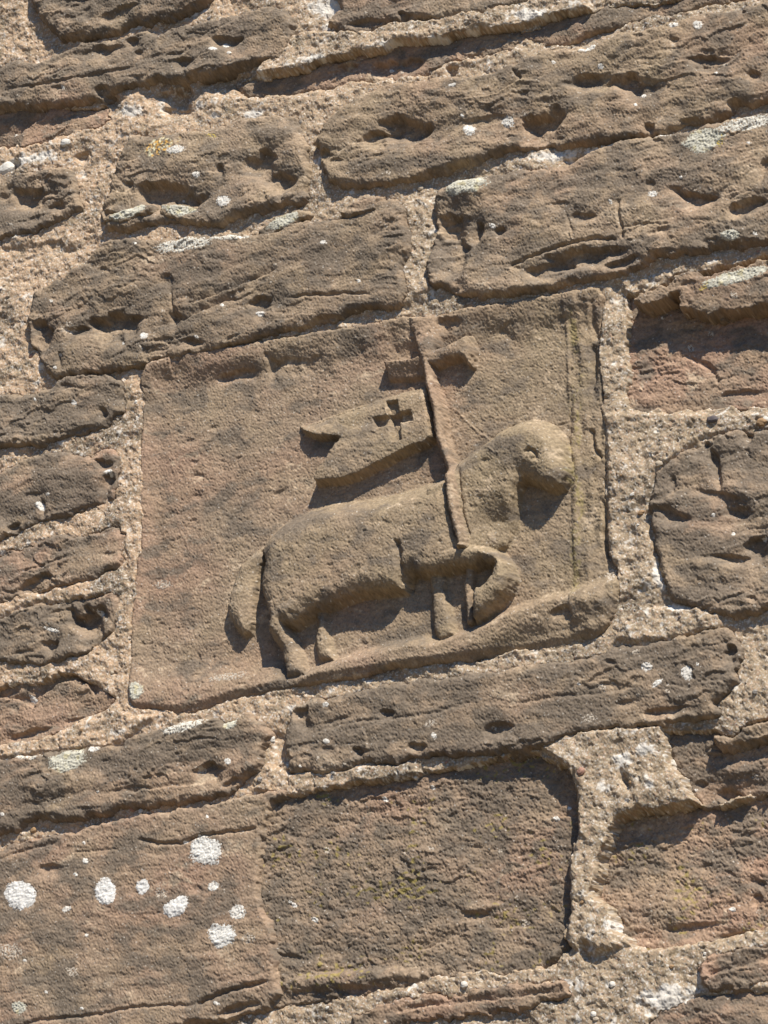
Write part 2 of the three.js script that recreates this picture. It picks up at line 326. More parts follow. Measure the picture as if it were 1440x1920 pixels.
stone(-15, [[1180, 560], [1200, 550], [1290, 520], [1440, 490], [1680, 440], [1680, 720], [1440, 766], [1380, 771], [1250, 778], [1200, 774], [1178, 768], [1183, 700], [1180, 640]],
  { dark: -0.05, red: 0.9, light: 1.1, flank: 6, round: 5, drop: 6, rough: 1.5, wave: 2.5, tilt: [0, -0.05], cracks: [[[[1285, 668], [1305, 676], [1330, 690], [1342, 706], [1352, 722]], 4, 4]], hollows: [[1400, 742, 60, 9, -8, 4], [1330, 690, 18, 9, 20, 3]] });
stone(11, [[1680, 755], [1440, 803], [1405, 815], [1375, 808], [1345, 812], [1332, 820], [1290, 841], [1228, 883], [1220, 949], [1225, 992], [1228, 1016], [1235, 1055], [1249, 1096], [1259, 1117], [1305, 1131], [1353, 1145], [1374, 1152], [1402, 1145], [1440, 1138], [1680, 1100]],
  { dark: 0.4, hollows: [[1338, 868, 11, 36, -14, 12], [1312, 838, 22, 11, -15, 9], [1378, 961, 32, 18, 10, 8], [1419, 1022, 26, 20, -10, 10], [1374, 1046, 52, 9, 0, 6], [1262, 966, 38, 14, 20, 7], [1400, 818, 12, 12, 0, 8], [1340, 930, 50, 12, 10, 5], [1260, 905, 8, 14, 0, 4]], bumps: [[1340, 1070, 70, 25, 5, 4]], lichens: [[1337, 965, 4, 4, 0], [1345, 893, 3, 3, 0]] });
stone(10, [[546, 1328], [581, 1313], [647, 1306], [723, 1283], [872, 1267], [940, 1260], [1009, 1246], [1096, 1238], [1148, 1219], [1235, 1203], [1305, 1188], [1350, 1180], [1367, 1186], [1381, 1214], [1384, 1238], [1371, 1259], [1377, 1277], [1350, 1303], [1335, 1318], [1340, 1332], [1315, 1339], [1239, 1353], [1155, 1360], [1096, 1367], [1020, 1392], [992, 1398], [940, 1407], [862, 1408], [792, 1412], [740, 1429], [688, 1422], [633, 1440], [588, 1446], [542, 1440], [534, 1408], [537, 1370]],
  { dark: 0.5, wave: 2.6, hollows: [[1148, 1284, 17, 8, 0, 6], [1180, 1316, 27, 8, -8, 6], [565, 1340, 22, 18, 0, 8], [723, 1339, 22, 9, 0, 6], [671, 1408, 13, 10, 0, 9], [780, 1402, 22, 9, -10, 10], [931, 1368, 38, 12, -10, 7], [612, 1405, 20, 7, 0, 5], [1368, 1225, 16, 18, 0, 8], [625, 1353, 40, 7, -15, 4], [1240, 1335, 60, 9, -10, 6]],
    cracks: [[[[960, 1320], [1040, 1306], [1120, 1300], [1200, 1285]], 3, 2], [[[590, 1370], [680, 1350], [800, 1340], [900, 1310]], 3, 2]],
    lichens: [[1212, 1250, 11, 9, 0], [1233, 1281, 14, 6, -40], [1288, 1262, 12, 15, 0], [1103, 1346, 15, 10, 0, 'thin'], [807, 1357, 15, 8, -20, 'thin'], [814, 1379, 6, 6, 0], [612, 1390, 6, 5, 0], [611, 1321, 6, 5, 0], [1190, 1222, 10, 5, -20, 'thin'], [1128, 1287, 9, 7, 30, 'thin']] });
stone(8, [[-240, 800], [0, 740], [60, 742], [90, 728], [130, 706], [200, 703], [222, 718], [228, 735], [222, 770], [200, 788], [190, 797], [130, 815], [60, 830], [0, 832], [-240, 880]],
  { dark: 0.5, hollows: [[128, 727, 17, 6, 5, 5], [191, 774, 12, 9, 20, 8], [150, 806, 50, 7, -10, 7]] });
stone(8, [[-240, 960], [0, 888], [45, 860], [90, 852], [122, 851], [167, 860], [177, 845], [208, 842], [216, 880], [212, 910], [205, 930], [170, 945], [115, 966], [73, 972], [38, 988], [0, 1006], [-240, 1060]],
  { dark: 0.45, hollows: [[198, 908, 14, 32, 18, 13], [59, 929, 20, 7, -5, 6], [21, 990, 24, 12, -25, 14], [78, 945, 6, 16, 0, 5], [190, 868, 18, 9, 0, 7], [155, 952, 36, 6, -12, 7]], lichens: [[201, 884, 8, 7, 0], [90, 927, 5, 4, 0]] });
stone(4, [[-240, 1100], [0, 1041], [38, 1030], [97, 1006], [115, 1004], [156, 1010], [187, 995], [219, 987], [227, 1002], [226, 1030], [222, 1055], [194, 1072], [156, 1088], [104, 1098], [60, 1108], [35, 1118], [0, 1130], [-240, 1180]],
  { dark: 0.25, red: 0.4, hollows: [[69, 1096, 34, 12, -22, 10], [10, 1042, 20, 7, -10, 6], [205, 1040, 20, 5, -10, 4]], cracks: [[[[40, 1075], [80, 1060], [130, 1040]], 3, 3]] });
stone(7, [[-240, 1210], [0, 1159], [52, 1136], [101, 1134], [120, 1128], [156, 1120], [205, 1112], [215, 1120], [215, 1148], [201, 1180], [180, 1197], [163, 1218], [87, 1238], [35, 1240], [0, 1235], [-240, 1280]],
  { dark: 0.4, hollows: [[155, 1164, 48, 30, -8, 24], [88, 1210, 22, 12, -20, 10], [60, 1236, 30, 7, 0, 8], [40, 1225, 30, 6, 0, 5]], lichens: [[95, 1180, 18, 4, 15]] });
stone(-7, [[-240, 1340], [0, 1288], [40, 1283], [75, 1275], [110, 1262], [145, 1266], [180, 1282], [205, 1300], [212, 1310], [195, 1330], [170, 1345], [130, 1365], [80, 1385], [0, 1398], [-240, 1440]],
  { dark: 0.1, red: 0.75, round: 6, rough: 1.2, ledges: [[[[178, 1310], [165, 1285], [140, 1272], [110, 1282], [85, 1300], [62, 1324], [30, 1314], [0, 1310], [-60, 1316]], 10, 30]], hollows: [[140, 1350, 30, 7, -10, 7], [60, 1375, 40, 9, -15, 6]] });
stone(13, [[-240, 1470], [0, 1426], [83, 1415], [167, 1402], [222, 1402], [250, 1377], [295, 1370], [347, 1353], [382, 1346], [413, 1357], [444, 1350], [462, 1339], [486, 1357], [497, 1377], [483, 1402], [479, 1430], [465, 1451], [441, 1472], [413, 1486], [347, 1500], [243, 1507], [184, 1521], [118, 1535], [62, 1528], [31, 1548], [0, 1559], [-240, 1620]],
  { dark: 0.42, red: 0.35, hollows: [[385, 1446, 34, 15, -5, 13], [437, 1468, 28, 9, -20, 10], [290, 1458, 30, 8, -10, 6], [240, 1480, 40, 6, -10, 4], [160, 1518, 40, 8, -8, 7]], ledges: [[[[420, 1463], [360, 1472], [300, 1478], [225, 1488]], 4, 10]], bumps: [[110, 1470, 80, 25, -10, 5]],
    lichens: [[345, 1362, 50, 11, -14, 'crust'], [431, 1356, 15, 12, 0, 'grey'], [128, 1426, 38, 21, -15, 'grey'], [50, 1412, 30, 11, -12, 'crust'], [174, 1402, 11, 9, 0], [182, 1484, 3, 3, 0], [60, 1420, 12, 6, 0, 'crust']] });
stone(12, [[-240, 1660], [0, 1597], [17, 1587], [52, 1576], [139, 1562], [181, 1548], [243, 1535], [347, 1517], [427, 1503], [500, 1487], [530, 1487], [506, 1503], [498, 1530], [489, 1555], [485, 1600], [475, 1640], [477, 1680], [493, 1720], [507, 1760], [514, 1800], [511, 1830], [520, 1862], [500, 1886], [430, 1903], [330, 1920], [200, 1955], [-240, 2040]],
  { dark: 0.36, red: 0.3, light: 1.0, round: 6, wave: 2.0, rough: 0.9, layer: 0.35, cracks: [[[[253, 1573], [295, 1581], [340, 1580], [375, 1566], [448, 1557], [490, 1549]], 3, 7], [[[365, 1884], [385, 1875], [416, 1861], [450, 1852], [510, 1838]], 4, 8], [[[20, 1930], [62, 1915], [180, 1903], [243, 1889], [320, 1884], [371, 1885]], 3, 4], [[[17, 1602], [60, 1590], [110, 1577]], 3, 3], [[[130, 1598], [190, 1594], [225, 1590]], 2, 2]], hollows: [[95, 1630, 30, 12, 0, 4], [370, 1668, 12, 8, 0, 4], [440, 1894, 50, 9, -12, 8]],
    lichens: [[38, 1679, 30, 27, 0, 'thick'], [198, 1672, 20, 26, 5, 'thick'], [267, 1663, 12, 15, 25, 'thick'], [302, 1675, 13, 13, 0, 'thin'], [331, 1699, 26, 17, -35, 'thick'], [385, 1595, 31, 30, 0, 'grain'], [400, 1661, 12, 10, -40], [446, 1710, 16, 15, 0], [416, 1754, 26, 24, 0, 'grain'], [467, 1760, 15, 11, 0, 'thin'], [125, 1705, 10, 6, -20], [135, 1823, 12, 11, 0, 'thin'], [35, 1889, 15, 12, -10, 'grey'], [345, 1579, 6, 4, 0], [20, 1785, 26, 16, 0, 'thin']] });
stone(-9, [[505, 1503], [535, 1497], [560, 1493], [601, 1482], [688, 1468], [775, 1461], [841, 1447], [921, 1424], [975, 1410], [1010, 1408], [1042, 1420], [1066, 1440], [1076, 1470], [1084, 1507], [1084, 1559], [1074, 1587], [1070, 1628], [1076, 1677], [1070, 1705], [1062, 1750], [1070, 1781], [1044, 1805], [975, 1822], [890, 1826], [830, 1830], [780, 1850], [720, 1860], [640, 1873], [560, 1885], [505, 1890], [498, 1850], [500, 1800], [490, 1760], [475, 1720], [460, 1680], [462, 1640], [470, 1600], [480, 1555], [490, 1525]],
  { dark: 0.26, red: 0.3, olive: 0, light: 1.02, rough: 1.7, wave: 3, tilt: [-0.035, -0.02], round: 5, drop: 6, hollows: [[890, 1714, 30, 8, -4, 9], [548, 1797, 38, 8, 8, 9], [625, 1572, 14, 6, -20, 4], [760, 1620, 18, 6, 40, 4], [950, 1482, 14, 7, -20, 4]], ledges: [[[[880, 1744], [850, 1758], [803, 1779], [780, 1785]], 6, 16], [[[1000, 1735], [950, 1740], [890, 1742]], 3, 12]], bumps: [[670, 1838, 170, 20, -5, 12], [900, 1700, 40, 12, -5, 4], [1040, 1790, 34, 10, -40, 8]], moss: true });
stone(-14, [[1250, 1378], [1339, 1368], [1374, 1378], [1409, 1360], [1440, 1352], [1680, 1300], [1680, 1440], [1440, 1489], [1374, 1503], [1357, 1513], [1318, 1512], [1295, 1489], [1288, 1465], [1268, 1448], [1262, 1427]],
  { dark: 0.25, red: 0.4, rough: 1.4, hollows: [[1366, 1488, 34, 14, -10, 9], [1310, 1470, 20, 9, 0, 5]], bumps: [[1400, 1440, 60, 20, -8, 5]] });
stone(8, [[1340, 1384], [1374, 1386], [1409, 1366], [1440, 1358], [1680, 1305], [1680, 1345], [1440, 1378], [1400, 1388], [1370, 1394]], { round: 4, drop: 5, dark: 0.3 });
stone(-24, [[1176, 1530], [1300, 1512], [1339, 1511], [1374, 1506], [1440, 1491], [1680, 1440], [1680, 1690], [1440, 1746], [1400, 1757], [1339, 1769], [1280, 1776], [1239, 1788], [1200, 1782], [1170, 1762], [1150, 1715], [1122, 1684], [1126, 1646], [1142, 1590], [1158, 1555]],
  { dark: 0.1, red: 0.7, rough: 1.7, wave: 3, tilt: [0.02, -0.03], round: 5, drop: 6, hollows: [[1423, 1656, 22, 8, 5, 6], [1325, 1625, 14, 7, -10, 5], [1375, 1757, 46, 9, -8, 8], [1295, 1665, 22, 8, 0, 3], [1300, 1740, 60, 12, -8, 4], [1420, 1690, 14, 12, 0, 4]], moss: true });
stone(4, [[1315, 1815], [1330, 1800], [1374, 1786], [1440, 1778], [1680, 1740], [1680, 1830], [1440, 1838], [1380, 1850], [1330, 1852], [1318, 1838]],
  { dark: 0.2, red: 0.45, round: 6, drop: 9, wave: 6, ragged: 2, ledges: [[[[1460, 1800], [1400, 1812], [1350, 1826], [1322, 1832]], 7, 20]] });
stone(-4, [[1240, 1895], [1320, 1872], [1440, 1858], [1680, 1835], [1680, 2120], [1200, 2150], [1190, 1960]], { dark: 0.2, red: 0.5, round: 8 });
stone(5, [[665, 1908], [720, 1887], [800, 1870], [900, 1862], [980, 1852], [1050, 1845], [1064, 1862], [1000, 1880], [960, 1895], [880, 1899], [800, 1908], [720, 1925], [670, 1928]],
  { round: 4, drop: 6, dark: 0.2, red: 0.4, wave: 7, ragged: 2.4, ledges: [[[[1050, 1862], [960, 1872], [880, 1882], [800, 1888], [740, 1900]], 6, 10]] });
stone(16, [[198, 412], [208, 405], [225, 397], [262, 386], [278, 389], [264, 400], [225, 414]], { round: 4, drop: 4, olive: 0.6, rough: 0.5, lichens: [[238, 399, 38, 10, -20, 'grey']] });
stone(10, [[300, 385], [330, 382], [365, 390], [405, 402], [408, 412], [370, 415], [318, 404], [300, 398]], { round: 4, drop: 5, olive: 0.6, rough: 0.8, lichens: [[345, 397, 48, 12, 12, 'grey']] });
stone(13, [[487, 432], [500, 420], [530, 402], [560, 395], [572, 402], [545, 418], [512, 434], [495, 438]], { round: 4, drop: 4, olive: 0.6, rough: 0.6, lichens: [[530, 414, 38, 11, -24, 'grey']] });
stone(14, [[642, 396], [660, 382], [690, 370], [706, 372], [698, 384], [680, 396], [655, 400]], { round: 5, drop: 6, dark: 0.1, red: 0.3 });
// stones around the frame, so that the wall goes on
stone(10, [[-240, 2080], [380, 1968], [430, 2010], [430, 2180], [-240, 2240]], {});
stone(8, [[470, 1960], [1080, 1940], [1120, 1980], [1100, 2170], [480, 2190]], { red: 0.4 });
stone(9, [[-240, -90], [-60, -110], [0, -60], [0, -10], [-60, 60], [-240, 100]], {});
stone(9, [[470, -190], [590, -190], [580, -40], [540, -20], [460, -30]], {});

function stoneHeight(st, x, y, sd) {
  const s = st.seed | 0;
  let h = st.z + (x - st.cx) * st.tilt[0] + (y - st.cy) * st.tilt[1];
  const wx = x + 0.01 * noise(x * 20, y * 20, s + 30), wy = y + 0.008 * noise(x * 22, y * 22, s + 31);
  h += st.wave * mm * (1.5 * fbm(wx * 9 + s, wy * 17, s, 3));                      // swells along the bedding
  const bed = noise(wx * 7, wy * 62, s + 32) + 0.4 * noise(wx * 22, wy * 120, s + 33);   // bedding planes that weather back
  h += 0.8 * mm * smooth(-0.15, 0.12, bed) * smooth(-0.3, 0.4, noise(x * 6, y * 9, s + 34));
  const v = 2.0 * fbm(wx * 6 + s, wy * 26, s + 35, 3) + 0.5 * noise(wx * 36, wy * 50, s + 36) + 0.16 * noise(x * 120, y * 120, s + 37), fl = Math.floor(v);
  h += 3.4 * mm * st.layer * (fl + smooth(0, 0.2, v - fl) - v * 0.8) * smooth(-0.2, 0.4, noise(x * 7 + s, y * 10, s + 38));   // broken layers with sharp lips
  h += 1.7 * mm * mix(1, st.rough, 0.5) * fbm(wx * 42, wy * 70, s + 40, 5);
  if (st.rough > 1.1) {                                                            // flaked, chipped face
    const q = st.rough - 1, ux = x + 0.006 * noise(x * 60, y * 60, s + 52), uy = y + 0.006 * noise(x * 60, y * 60, s + 53);
    h -= 1.5 * mm * q * smooth(0.1, 0.32, noise(ux * 75, uy * 105, s + 50)) * (0.4 + 0.6 * smooth(-0.3, 0.3, noise(x * 25, y * 25, s + 54)));
    h -= 0.9 * mm * q * smooth(0.12, 0.3, noise(ux * 150 + uy * 50, uy * 190, s + 51));
    h += 1.0 * mm * q * fbm(x * 120, y * 150, s + 55, 3);
  }
  h -= 1.6 * mm * smooth(0.42, 0.85, noise(wx * 62, wy * 95, s + 60)) * (0.3 + 0.7 * smooth(-0.2, 0.5, noise(x * 14, y * 14, s + 61)));   // weather pits
  h += (0.75 * noise(x * 290, y * 330, s + 70) + 1.15 * (hash(Math.round(x / STEP), Math.round(y / STEP), s + 71) - 0.5)) * mm * mix(1, st.rough, 0.3);
  for (const f of st.features) h += f(x, y);
  const r = st.round * mm;                                                       // rounded rim, then a steep flank down behind the mortar
  if (sd < r) { const t = clamp(1 - sd / r, 0, 1); h -= st.drop * mm * (1 - Math.sqrt(1 - t * t * 0.98)) * 0.62; }
  if (sd < 0) h -= Math.min(0.085, -sd * (st.flank ?? 2.6) + Math.max(0, -sd - 7 * mm) * 8) + 4 * mm * fbm(x * 110, y * 110, s + 72, 3) * clamp(-sd / (3 * mm), 0, 1);
  return h;
}

function lichenPatch(g, [cx, cy, rx, ry, rot, kind = 'white'], z, s, parent) {
  const b = blob(cx, cy, rx, ry, rot, z), st = 1.1 * mm, R = b.reach * 1.25;
  const n = Math.ceil(2 * R / st) + 1, pos = [], col = [], idx = [], M = [];
  const base = { white: [0.64, 0.61, 0.56], thick: [0.72, 0.70, 0.67], grain: [0.66, 0.64, 0.60], thin: [0.46, 0.40, 0.33], grey: [0.50, 0.48, 0.40], crust: [0.60, 0.57, 0.50], yellow: [0.52, 0.40, 0.10] }[kind];
  const thick = { thick: 1.2, grain: 0.8, thin: 0.35, grey: 1.2, crust: 0.9, yellow: 0.6, white: 0.7 }[kind], gap = { thick: -0.8, grain: -0.38, thin: -0.12, grey: -0.25, crust: -0.05, yellow: 0.05, white: -0.25 }[kind];
  for (let j = 0; j < n; j++) for (let i = 0; i < n; i++) {
    const x = b.o[0] - R + i * st, y = b.o[1] - R + j * st, [p, q] = b.at(x, y);
    const m = 1 - Math.hypot(p, q) + 0.17 * noise(x * 45, y * 45, s) + 0.11 * noise(x * 130, y * 130, s + 1) + 0.14 * noise(x * 400, y * 400, s + 4);
    const t = noise(x * 330, y * 330, s + 2) + 0.5 * noise(x * 700, y * 700, s + 3) - gap * 1.6;
    const lift = (smooth(0, 0.35, m) * thick * (0.55 + 0.45 * clamp(t, -1, 1)) - 0.55 - (m < 0 ? 0.8 : 0) + clamp(t, -0.8, 0.8) * 0.5) * mm;
    M.push(m);
    pos.push(x, y, heightAt(g, x, y) + lift + 0.25 * mm);
    const c = (1 + 0.2 * noise(x * 500, y * 500, s + 5) + 0.2 * noise(x * 120, y * 120, s + 6)) * (0.82 + 0.18 * smooth(0.05, 0.5, m));
    const yv = kind === 'grey' ? smooth(0.25, 0.6, noise(x * 90, y * 90, s + 8)) * 0.35 : 0;
    col.push(mix(base[0], 0.5, yv) * c, mix(base[1], 0.4, yv) * c, mix(base[2], 0.12, yv) * c);
  }
  for (let j = 0; j + 1 < n; j++) for (let i = 0; i + 1 < n; i++) {
    const k = j * n + i;
    if (Math.max(M[k], M[k + 1], M[k + n], M[k + n + 1]) < 0) continue;
    idx.push(k, k + 1, k + n + 1, k, k + n + 1, k + n);
  }
  if (!idx.length) return;
  const geo = new THREE.BufferGeometry();
  geo.setAttribute('position', new THREE.Float32BufferAttribute(pos, 3));
  geo.setAttribute('color', new THREE.Float32BufferAttribute(col, 3));
  geo.setIndex(idx);
  geo.computeVertexNormals();
  const m = new THREE.Mesh(geo, lichenMat);
  m.name = 'lichen_patch'; m.castShadow = m.receiveShadow = true;
  parent.add(m);
}

const rgb = [0, 0, 0];
function buildStone(st) {
  st.z = st.level * mm;
  const poly = outline(st.pts, st.z);
  st.cx = poly.reduce((a, p) => a + p[0], 0) / poly.length; st.cy = poly.reduce((a, p) => a + p[1], 0) / poly.length;
  let s = (st.seed * 100) | 0;
  st.features = [...st.hollows.map((f) => makeHollow(f, st.z, s += 7)), ...st.bumps.map((f) => makeBump(f, st.z, s += 7)), ...st.cracks.map((f) => makeCrack(f, st.z, s += 7)), ...st.ledges.map((f) => makeLedge(f, st.z, s += 7))];
  const PAD = 15 * mm, g = area(poly, PAD), w = g.i1 - g.i0 + 1, S = new Float32Array(g.H.length);
  const yb = st.yellow && blob(st.yellow[0], st.yellow[1], st.yellow[2], st.yellow[3], -15, st.z);
  for (let j = g.j0; j <= g.j1; j++) for (let i = g.i0; i <= g.i1; i++) {
    const x = GX[i], y = GY[j], k = (j - g.j0) * w + i - g.i0;
    let sd = inside(poly, x, y);
    if (sd > -25 * mm && sd < 25 * mm) sd += st.ragged * mm * (3.2 * noise(x * 38, y * 38, 90) + 1.7 * noise(x * 105, y * 105, 91) + 0.5 * noise(x * 230, y * 230, 92));
    sd += 2.5 * mm;
    S[k] = sd;
    if (sd < -PAD) { g.H[k] = st.z - 0.05; continue; }
    g.H[k] = stoneHeight(st, x, y, sd);
    stoneColour(rgb, x, y, st);
    if (st.moss) { const m = smooth(0.42, 0.62, noise(x * 14, y * 17, 201) * 0.55 + 0.62 * noise(x * 110, y * 150, 202)) * 0.6; rgb[0] = mix(rgb[0], 0.30, m); rgb[1] = mix(rgb[1], 0.24, m); rgb[2] = mix(rgb[2], 0.05, m); }
    if (yb) { const [p, q] = yb.at(x, y), m = smooth(0, 0.25, 0.8 - Math.hypot(p, q) + 0.5 * noise(x * 90, y * 90, 205)) * smooth(-0.3, 0.2, noise(x * 200, y * 200, 206)); const c = noise(x * 130, y * 130, 207) > 0 ? [0.62, 0.36, 0.09] : [0.74, 0.68, 0.46]; for (let n = 0; n < 3; n++) rgb[n] = mix(rgb[n], c[n], m); }
    g.C[3 * k] = rgb[0]; g.C[3 * k + 1] = rgb[1]; g.C[3 * k + 2] = rgb[2];
    if (g.H[k] > topOfStones[j * NX + i]) topOfStones[j * NX + i] = g.H[k];
    if (sd > depthInStone[j * NX + i]) depthInStone[j * NX + i] = sd;
  }
  Object.assign(st, { g, S, w, PAD, s });
}
function meshStone(st) {                                          // after the mortar: what lies buried under mortar or a neighbour is left out
  const { g, S, w, PAD } = st;
  const buried = (i, j) => { const k = (j - g.j0) * w + i - g.i0, q = j * NX + i, h = g.H[k]; return h < topOfStones[q] - 4 * mm || h < mortarGrid.H[q] - 4 * mm; };
  const m = sheet('stone', g, (i, j) => {
    const k = (j - g.j0) * w + i - g.i0;
    return Math.min(S[k], S[k + 1], S[k + w], S[k + w + 1]) > -PAD && !(buried(i, j) && buried(i + 1, j) && buried(i, j + 1) && buried(i + 1, j + 1));
  }, stoneMat, wall);
  let s = st.s;
  for (const l of st.lichens) lichenPatch(g, l, st.z, s += 11, m);
  const xs = st.pts.map((p) => p[0]), ys = st.pts.map((p) => p[1]), x0 = Math.max(0, Math.min(...xs)), x1 = Math.min(1440, Math.max(...xs)), y0 = Math.max(0, Math.min(...ys)), y1 = Math.min(1920, Math.max(...ys));
  const many = Math.round((x1 - x0) * (y1 - y0) / 11000);
  for (let n = 0; n < many; n++) {                                // faint specks of young lichen
    const px = mix(x0, x1, hash(n, 1, s)), py = mix(y0, y1, hash(n, 2, s)), [x, y] = onWall(px, py, st.z), i = clamp(lowIndex(GX, x), g.i0, g.i1), j = clamp(lowIndex(GY, y), g.j0, g.j1);
    if (S[(j - g.j0) * w + i - g.i0] < 6 * mm || buried(i, j)) continue;
    const r = 3 + 5 * Math.pow(hash(n, 3, s), 3);
    lichenPatch(g, [px, py, r * (1 + 0.6 * hash(n, 4, s)), r, 60 * hash(n, 5, s), hash(n, 6, s) > 0.5 ? 'white' : 'thin'], st.z, s += 11, m);
  }
}
stones.forEach(buildStone);

// ------------------------------------------------------------------ the carved panel
const panel = new THREE.Group();
panel.name = 'carved_panel';
panel.userData = { label: 'square sandstone panel carved in relief with a lamb, cross staff and swallowtail banner', category: 'carving' };
scene.add(panel);
const SLAB = [[263, 715], [268, 703], [279, 684], [333, 665], [436, 651], [513, 636], [599, 622], [686, 610], [758, 594], [808, 595], [863, 579], [940, 568], [1062, 549], [1122, 541], [1131, 560], [1124, 619], [1128, 671], [1128, 737], [1124, 765], [1138, 799], [1134, 862], [1136, 900], [1136, 961], [1145, 992], [1146, 1034], [1157, 1060], [1159, 1096], [1150, 1148], [1141, 1169], [1114, 1200], [1075, 1206], [1034, 1218], [983, 1223], [930, 1233], [873, 1240], [810, 1244], [777, 1253], [747, 1249], [720, 1256], [688, 1266], [602, 1280], [532, 1290], [480, 1301], [444, 1308], [382, 1329], [330, 1339], [292, 1329], [257, 1332], [247, 1318], [240, 1291], [240, 1252], [243, 1155], [248, 1086], [259, 1020], [259, 940], [260, 827], [265, 740]];
const BODY = [[488, 1024], [500, 1003], [515, 990], [534, 975], [580, 954], [621, 942], [667, 936], [698, 932], [724, 927], [766, 917], [819, 898], [840, 885], [857, 864], [879, 848], [908, 827], [940, 815], [968, 870], [968, 906], [964, 940], [962, 985], [950, 1020], [930, 1035], [900, 1050], [850, 1064], [817, 1074], [780, 1076], [766, 1090], [760, 1110], [720, 1113], [673, 1118], [634, 1134], [590, 1152], [554, 1178], [534, 1176], [512, 1163], [504, 1137], [497, 1111], [494, 1085], [500, 1060]];
const HEAD = [[800, 915], [835, 893], [857, 864], [879, 848], [908, 827], [932, 808], [958, 794], [993, 784], [1016, 786], [1038, 797], [1053, 813], [1060, 832, 14], [1061, 858, 18], [1057, 884, 24], [1044, 903, 30], [1028, 909, 32], [1010, 903, 34], [992, 894, 34], [972, 890, 30], [970, 915, 12], [967, 940, 12], [964, 985, 8], [950, 1022], [900, 1045], [790, 1035]];   // neck and head in one sweep
const TAIL = [[492, 1020], [470, 1038], [449, 1057], [438, 1085], [428, 1115], [424, 1140], [430, 1160], [440, 1178], [456, 1193], [470, 1187], [476, 1165], [477, 1137], [480, 1111], [485, 1075], [496, 1046]];
const HIND = [[505, 1130], [512, 1163], [508, 1188], [528, 1219], [533, 1250], [536, 1272], [578, 1268], [574, 1255], [564, 1226], [549, 1196], [540, 1170], [560, 1140], [540, 1110]];
const HIND2 = [[590, 1140], [595, 1170], [591, 1205], [598, 1238], [632, 1242], [624, 1218], [616, 1190], [613, 1158], [612, 1135]];
const FORE2 = [[802, 1070], [808, 1110], [812, 1180], [825, 1206], [856, 1192], [848, 1160], [836, 1110], [834, 1070]];
const ARM = [[764, 1030], [790, 1012], [830, 1018], [853, 1022], [873, 1017], [907, 1022], [933, 1032], [953, 1056], [959, 1083], [948, 1110], [931, 1128], [912, 1146], [888, 1164], [884, 1140], [884, 1116], [890, 1103], [907, 1094], [920, 1078], [927, 1058], [905, 1054], [880, 1062], [850, 1064], [817, 1074], [785, 1076], [768, 1066]];
const BANNER = [[797, 720], [763, 728], [730, 737], [697, 748], [641, 765], [599, 781], [561, 795], [554, 794], [566, 808], [591, 817], [636, 819], [622, 840], [605, 865], [592, 884], [586, 904], [641, 899], [669, 890], [724, 862], [766, 840], [799, 829], [812, 818], [808, 799], [799, 754]];
const STAFF = [[806, 675], [814, 727], [827, 771], [833, 824], [844, 860], [850, 904], [856, 960], [869, 1014], [876, 1060], [880, 1100], [886, 1166]];
const STAFF_W = [10, 10.5, 11.5, 11.5, 11, 10.5, 10, 9, 9, 9, 8];
const CROSS_TOP = [[762, 590], [816, 588], [819, 640], [816, 680], [795, 690], [788, 664], [770, 615]];
const CROSS_LEFT = [[717, 675], [766, 671], [790, 663], [812, 668], [808, 690], [795, 702], [760, 706], [722, 708]];
const CROSS_RIGHT = [[790, 660], [812, 657], [836, 650], [863, 635], [878, 628], [885, 650], [882, 684], [862, 669], [836, 675], [815, 686], [795, 688]];
const BG = -9;                                                   // level of the sunk ground of the relief
const P = (pts, lvl) => pts.map(([a, b, l]) => onWall(a, b, (l ?? lvl) * mm));   // a vertex may carry its own height
const shapes = {
  body: P(BODY, 6), head: P(HEAD, 6), tail: P(TAIL, 4), hind: P(HIND, 4), hind2: P(HIND2, -2), fore2: P(FORE2, 0), arm: P(ARM, 18), banner: P(BANNER, 11),
  staff: STAFF.map(([a, b], n) => onWall(a, b, [-3, -4, -4, -4, 2, 20, 26, 24, 14, -2, -4][n] * mm)), ctop: P(CROSS_TOP, 7), cleft: P(CROSS_LEFT, 12), cright: P(CROSS_RIGHT, 9), slab: P(SLAB, 2),
};
const groundLine = P([[180, 1276], [330, 1272], [470, 1262], [560, 1268], [631, 1241], [700, 1218], [767, 1203], [827, 1201], [887, 1178], [930, 1158], [1000, 1130], [1060, 1112], [1140, 1090], [1220, 1070]], 0);
const topLine = P([[263, 692], [333, 668], [436, 653], [513, 638], [599, 624], [686, 612], [758, 596], [808, 597], [863, 581], [940, 570], [1062, 551], [1140, 541]], 2);
const bottomLine = P([[230, 1330], [330, 1339], [382, 1329], [444, 1308], [532, 1290], [602, 1280], [688, 1266], [777, 1253], [873, 1240], [983, 1223], [1075, 1206], [1150, 1190]], 2);
const rightLine = P([[1066, 540], [1066, 700], [1064, 860], [1066, 1000], [1072, 1120], [1078, 1200]], 0);
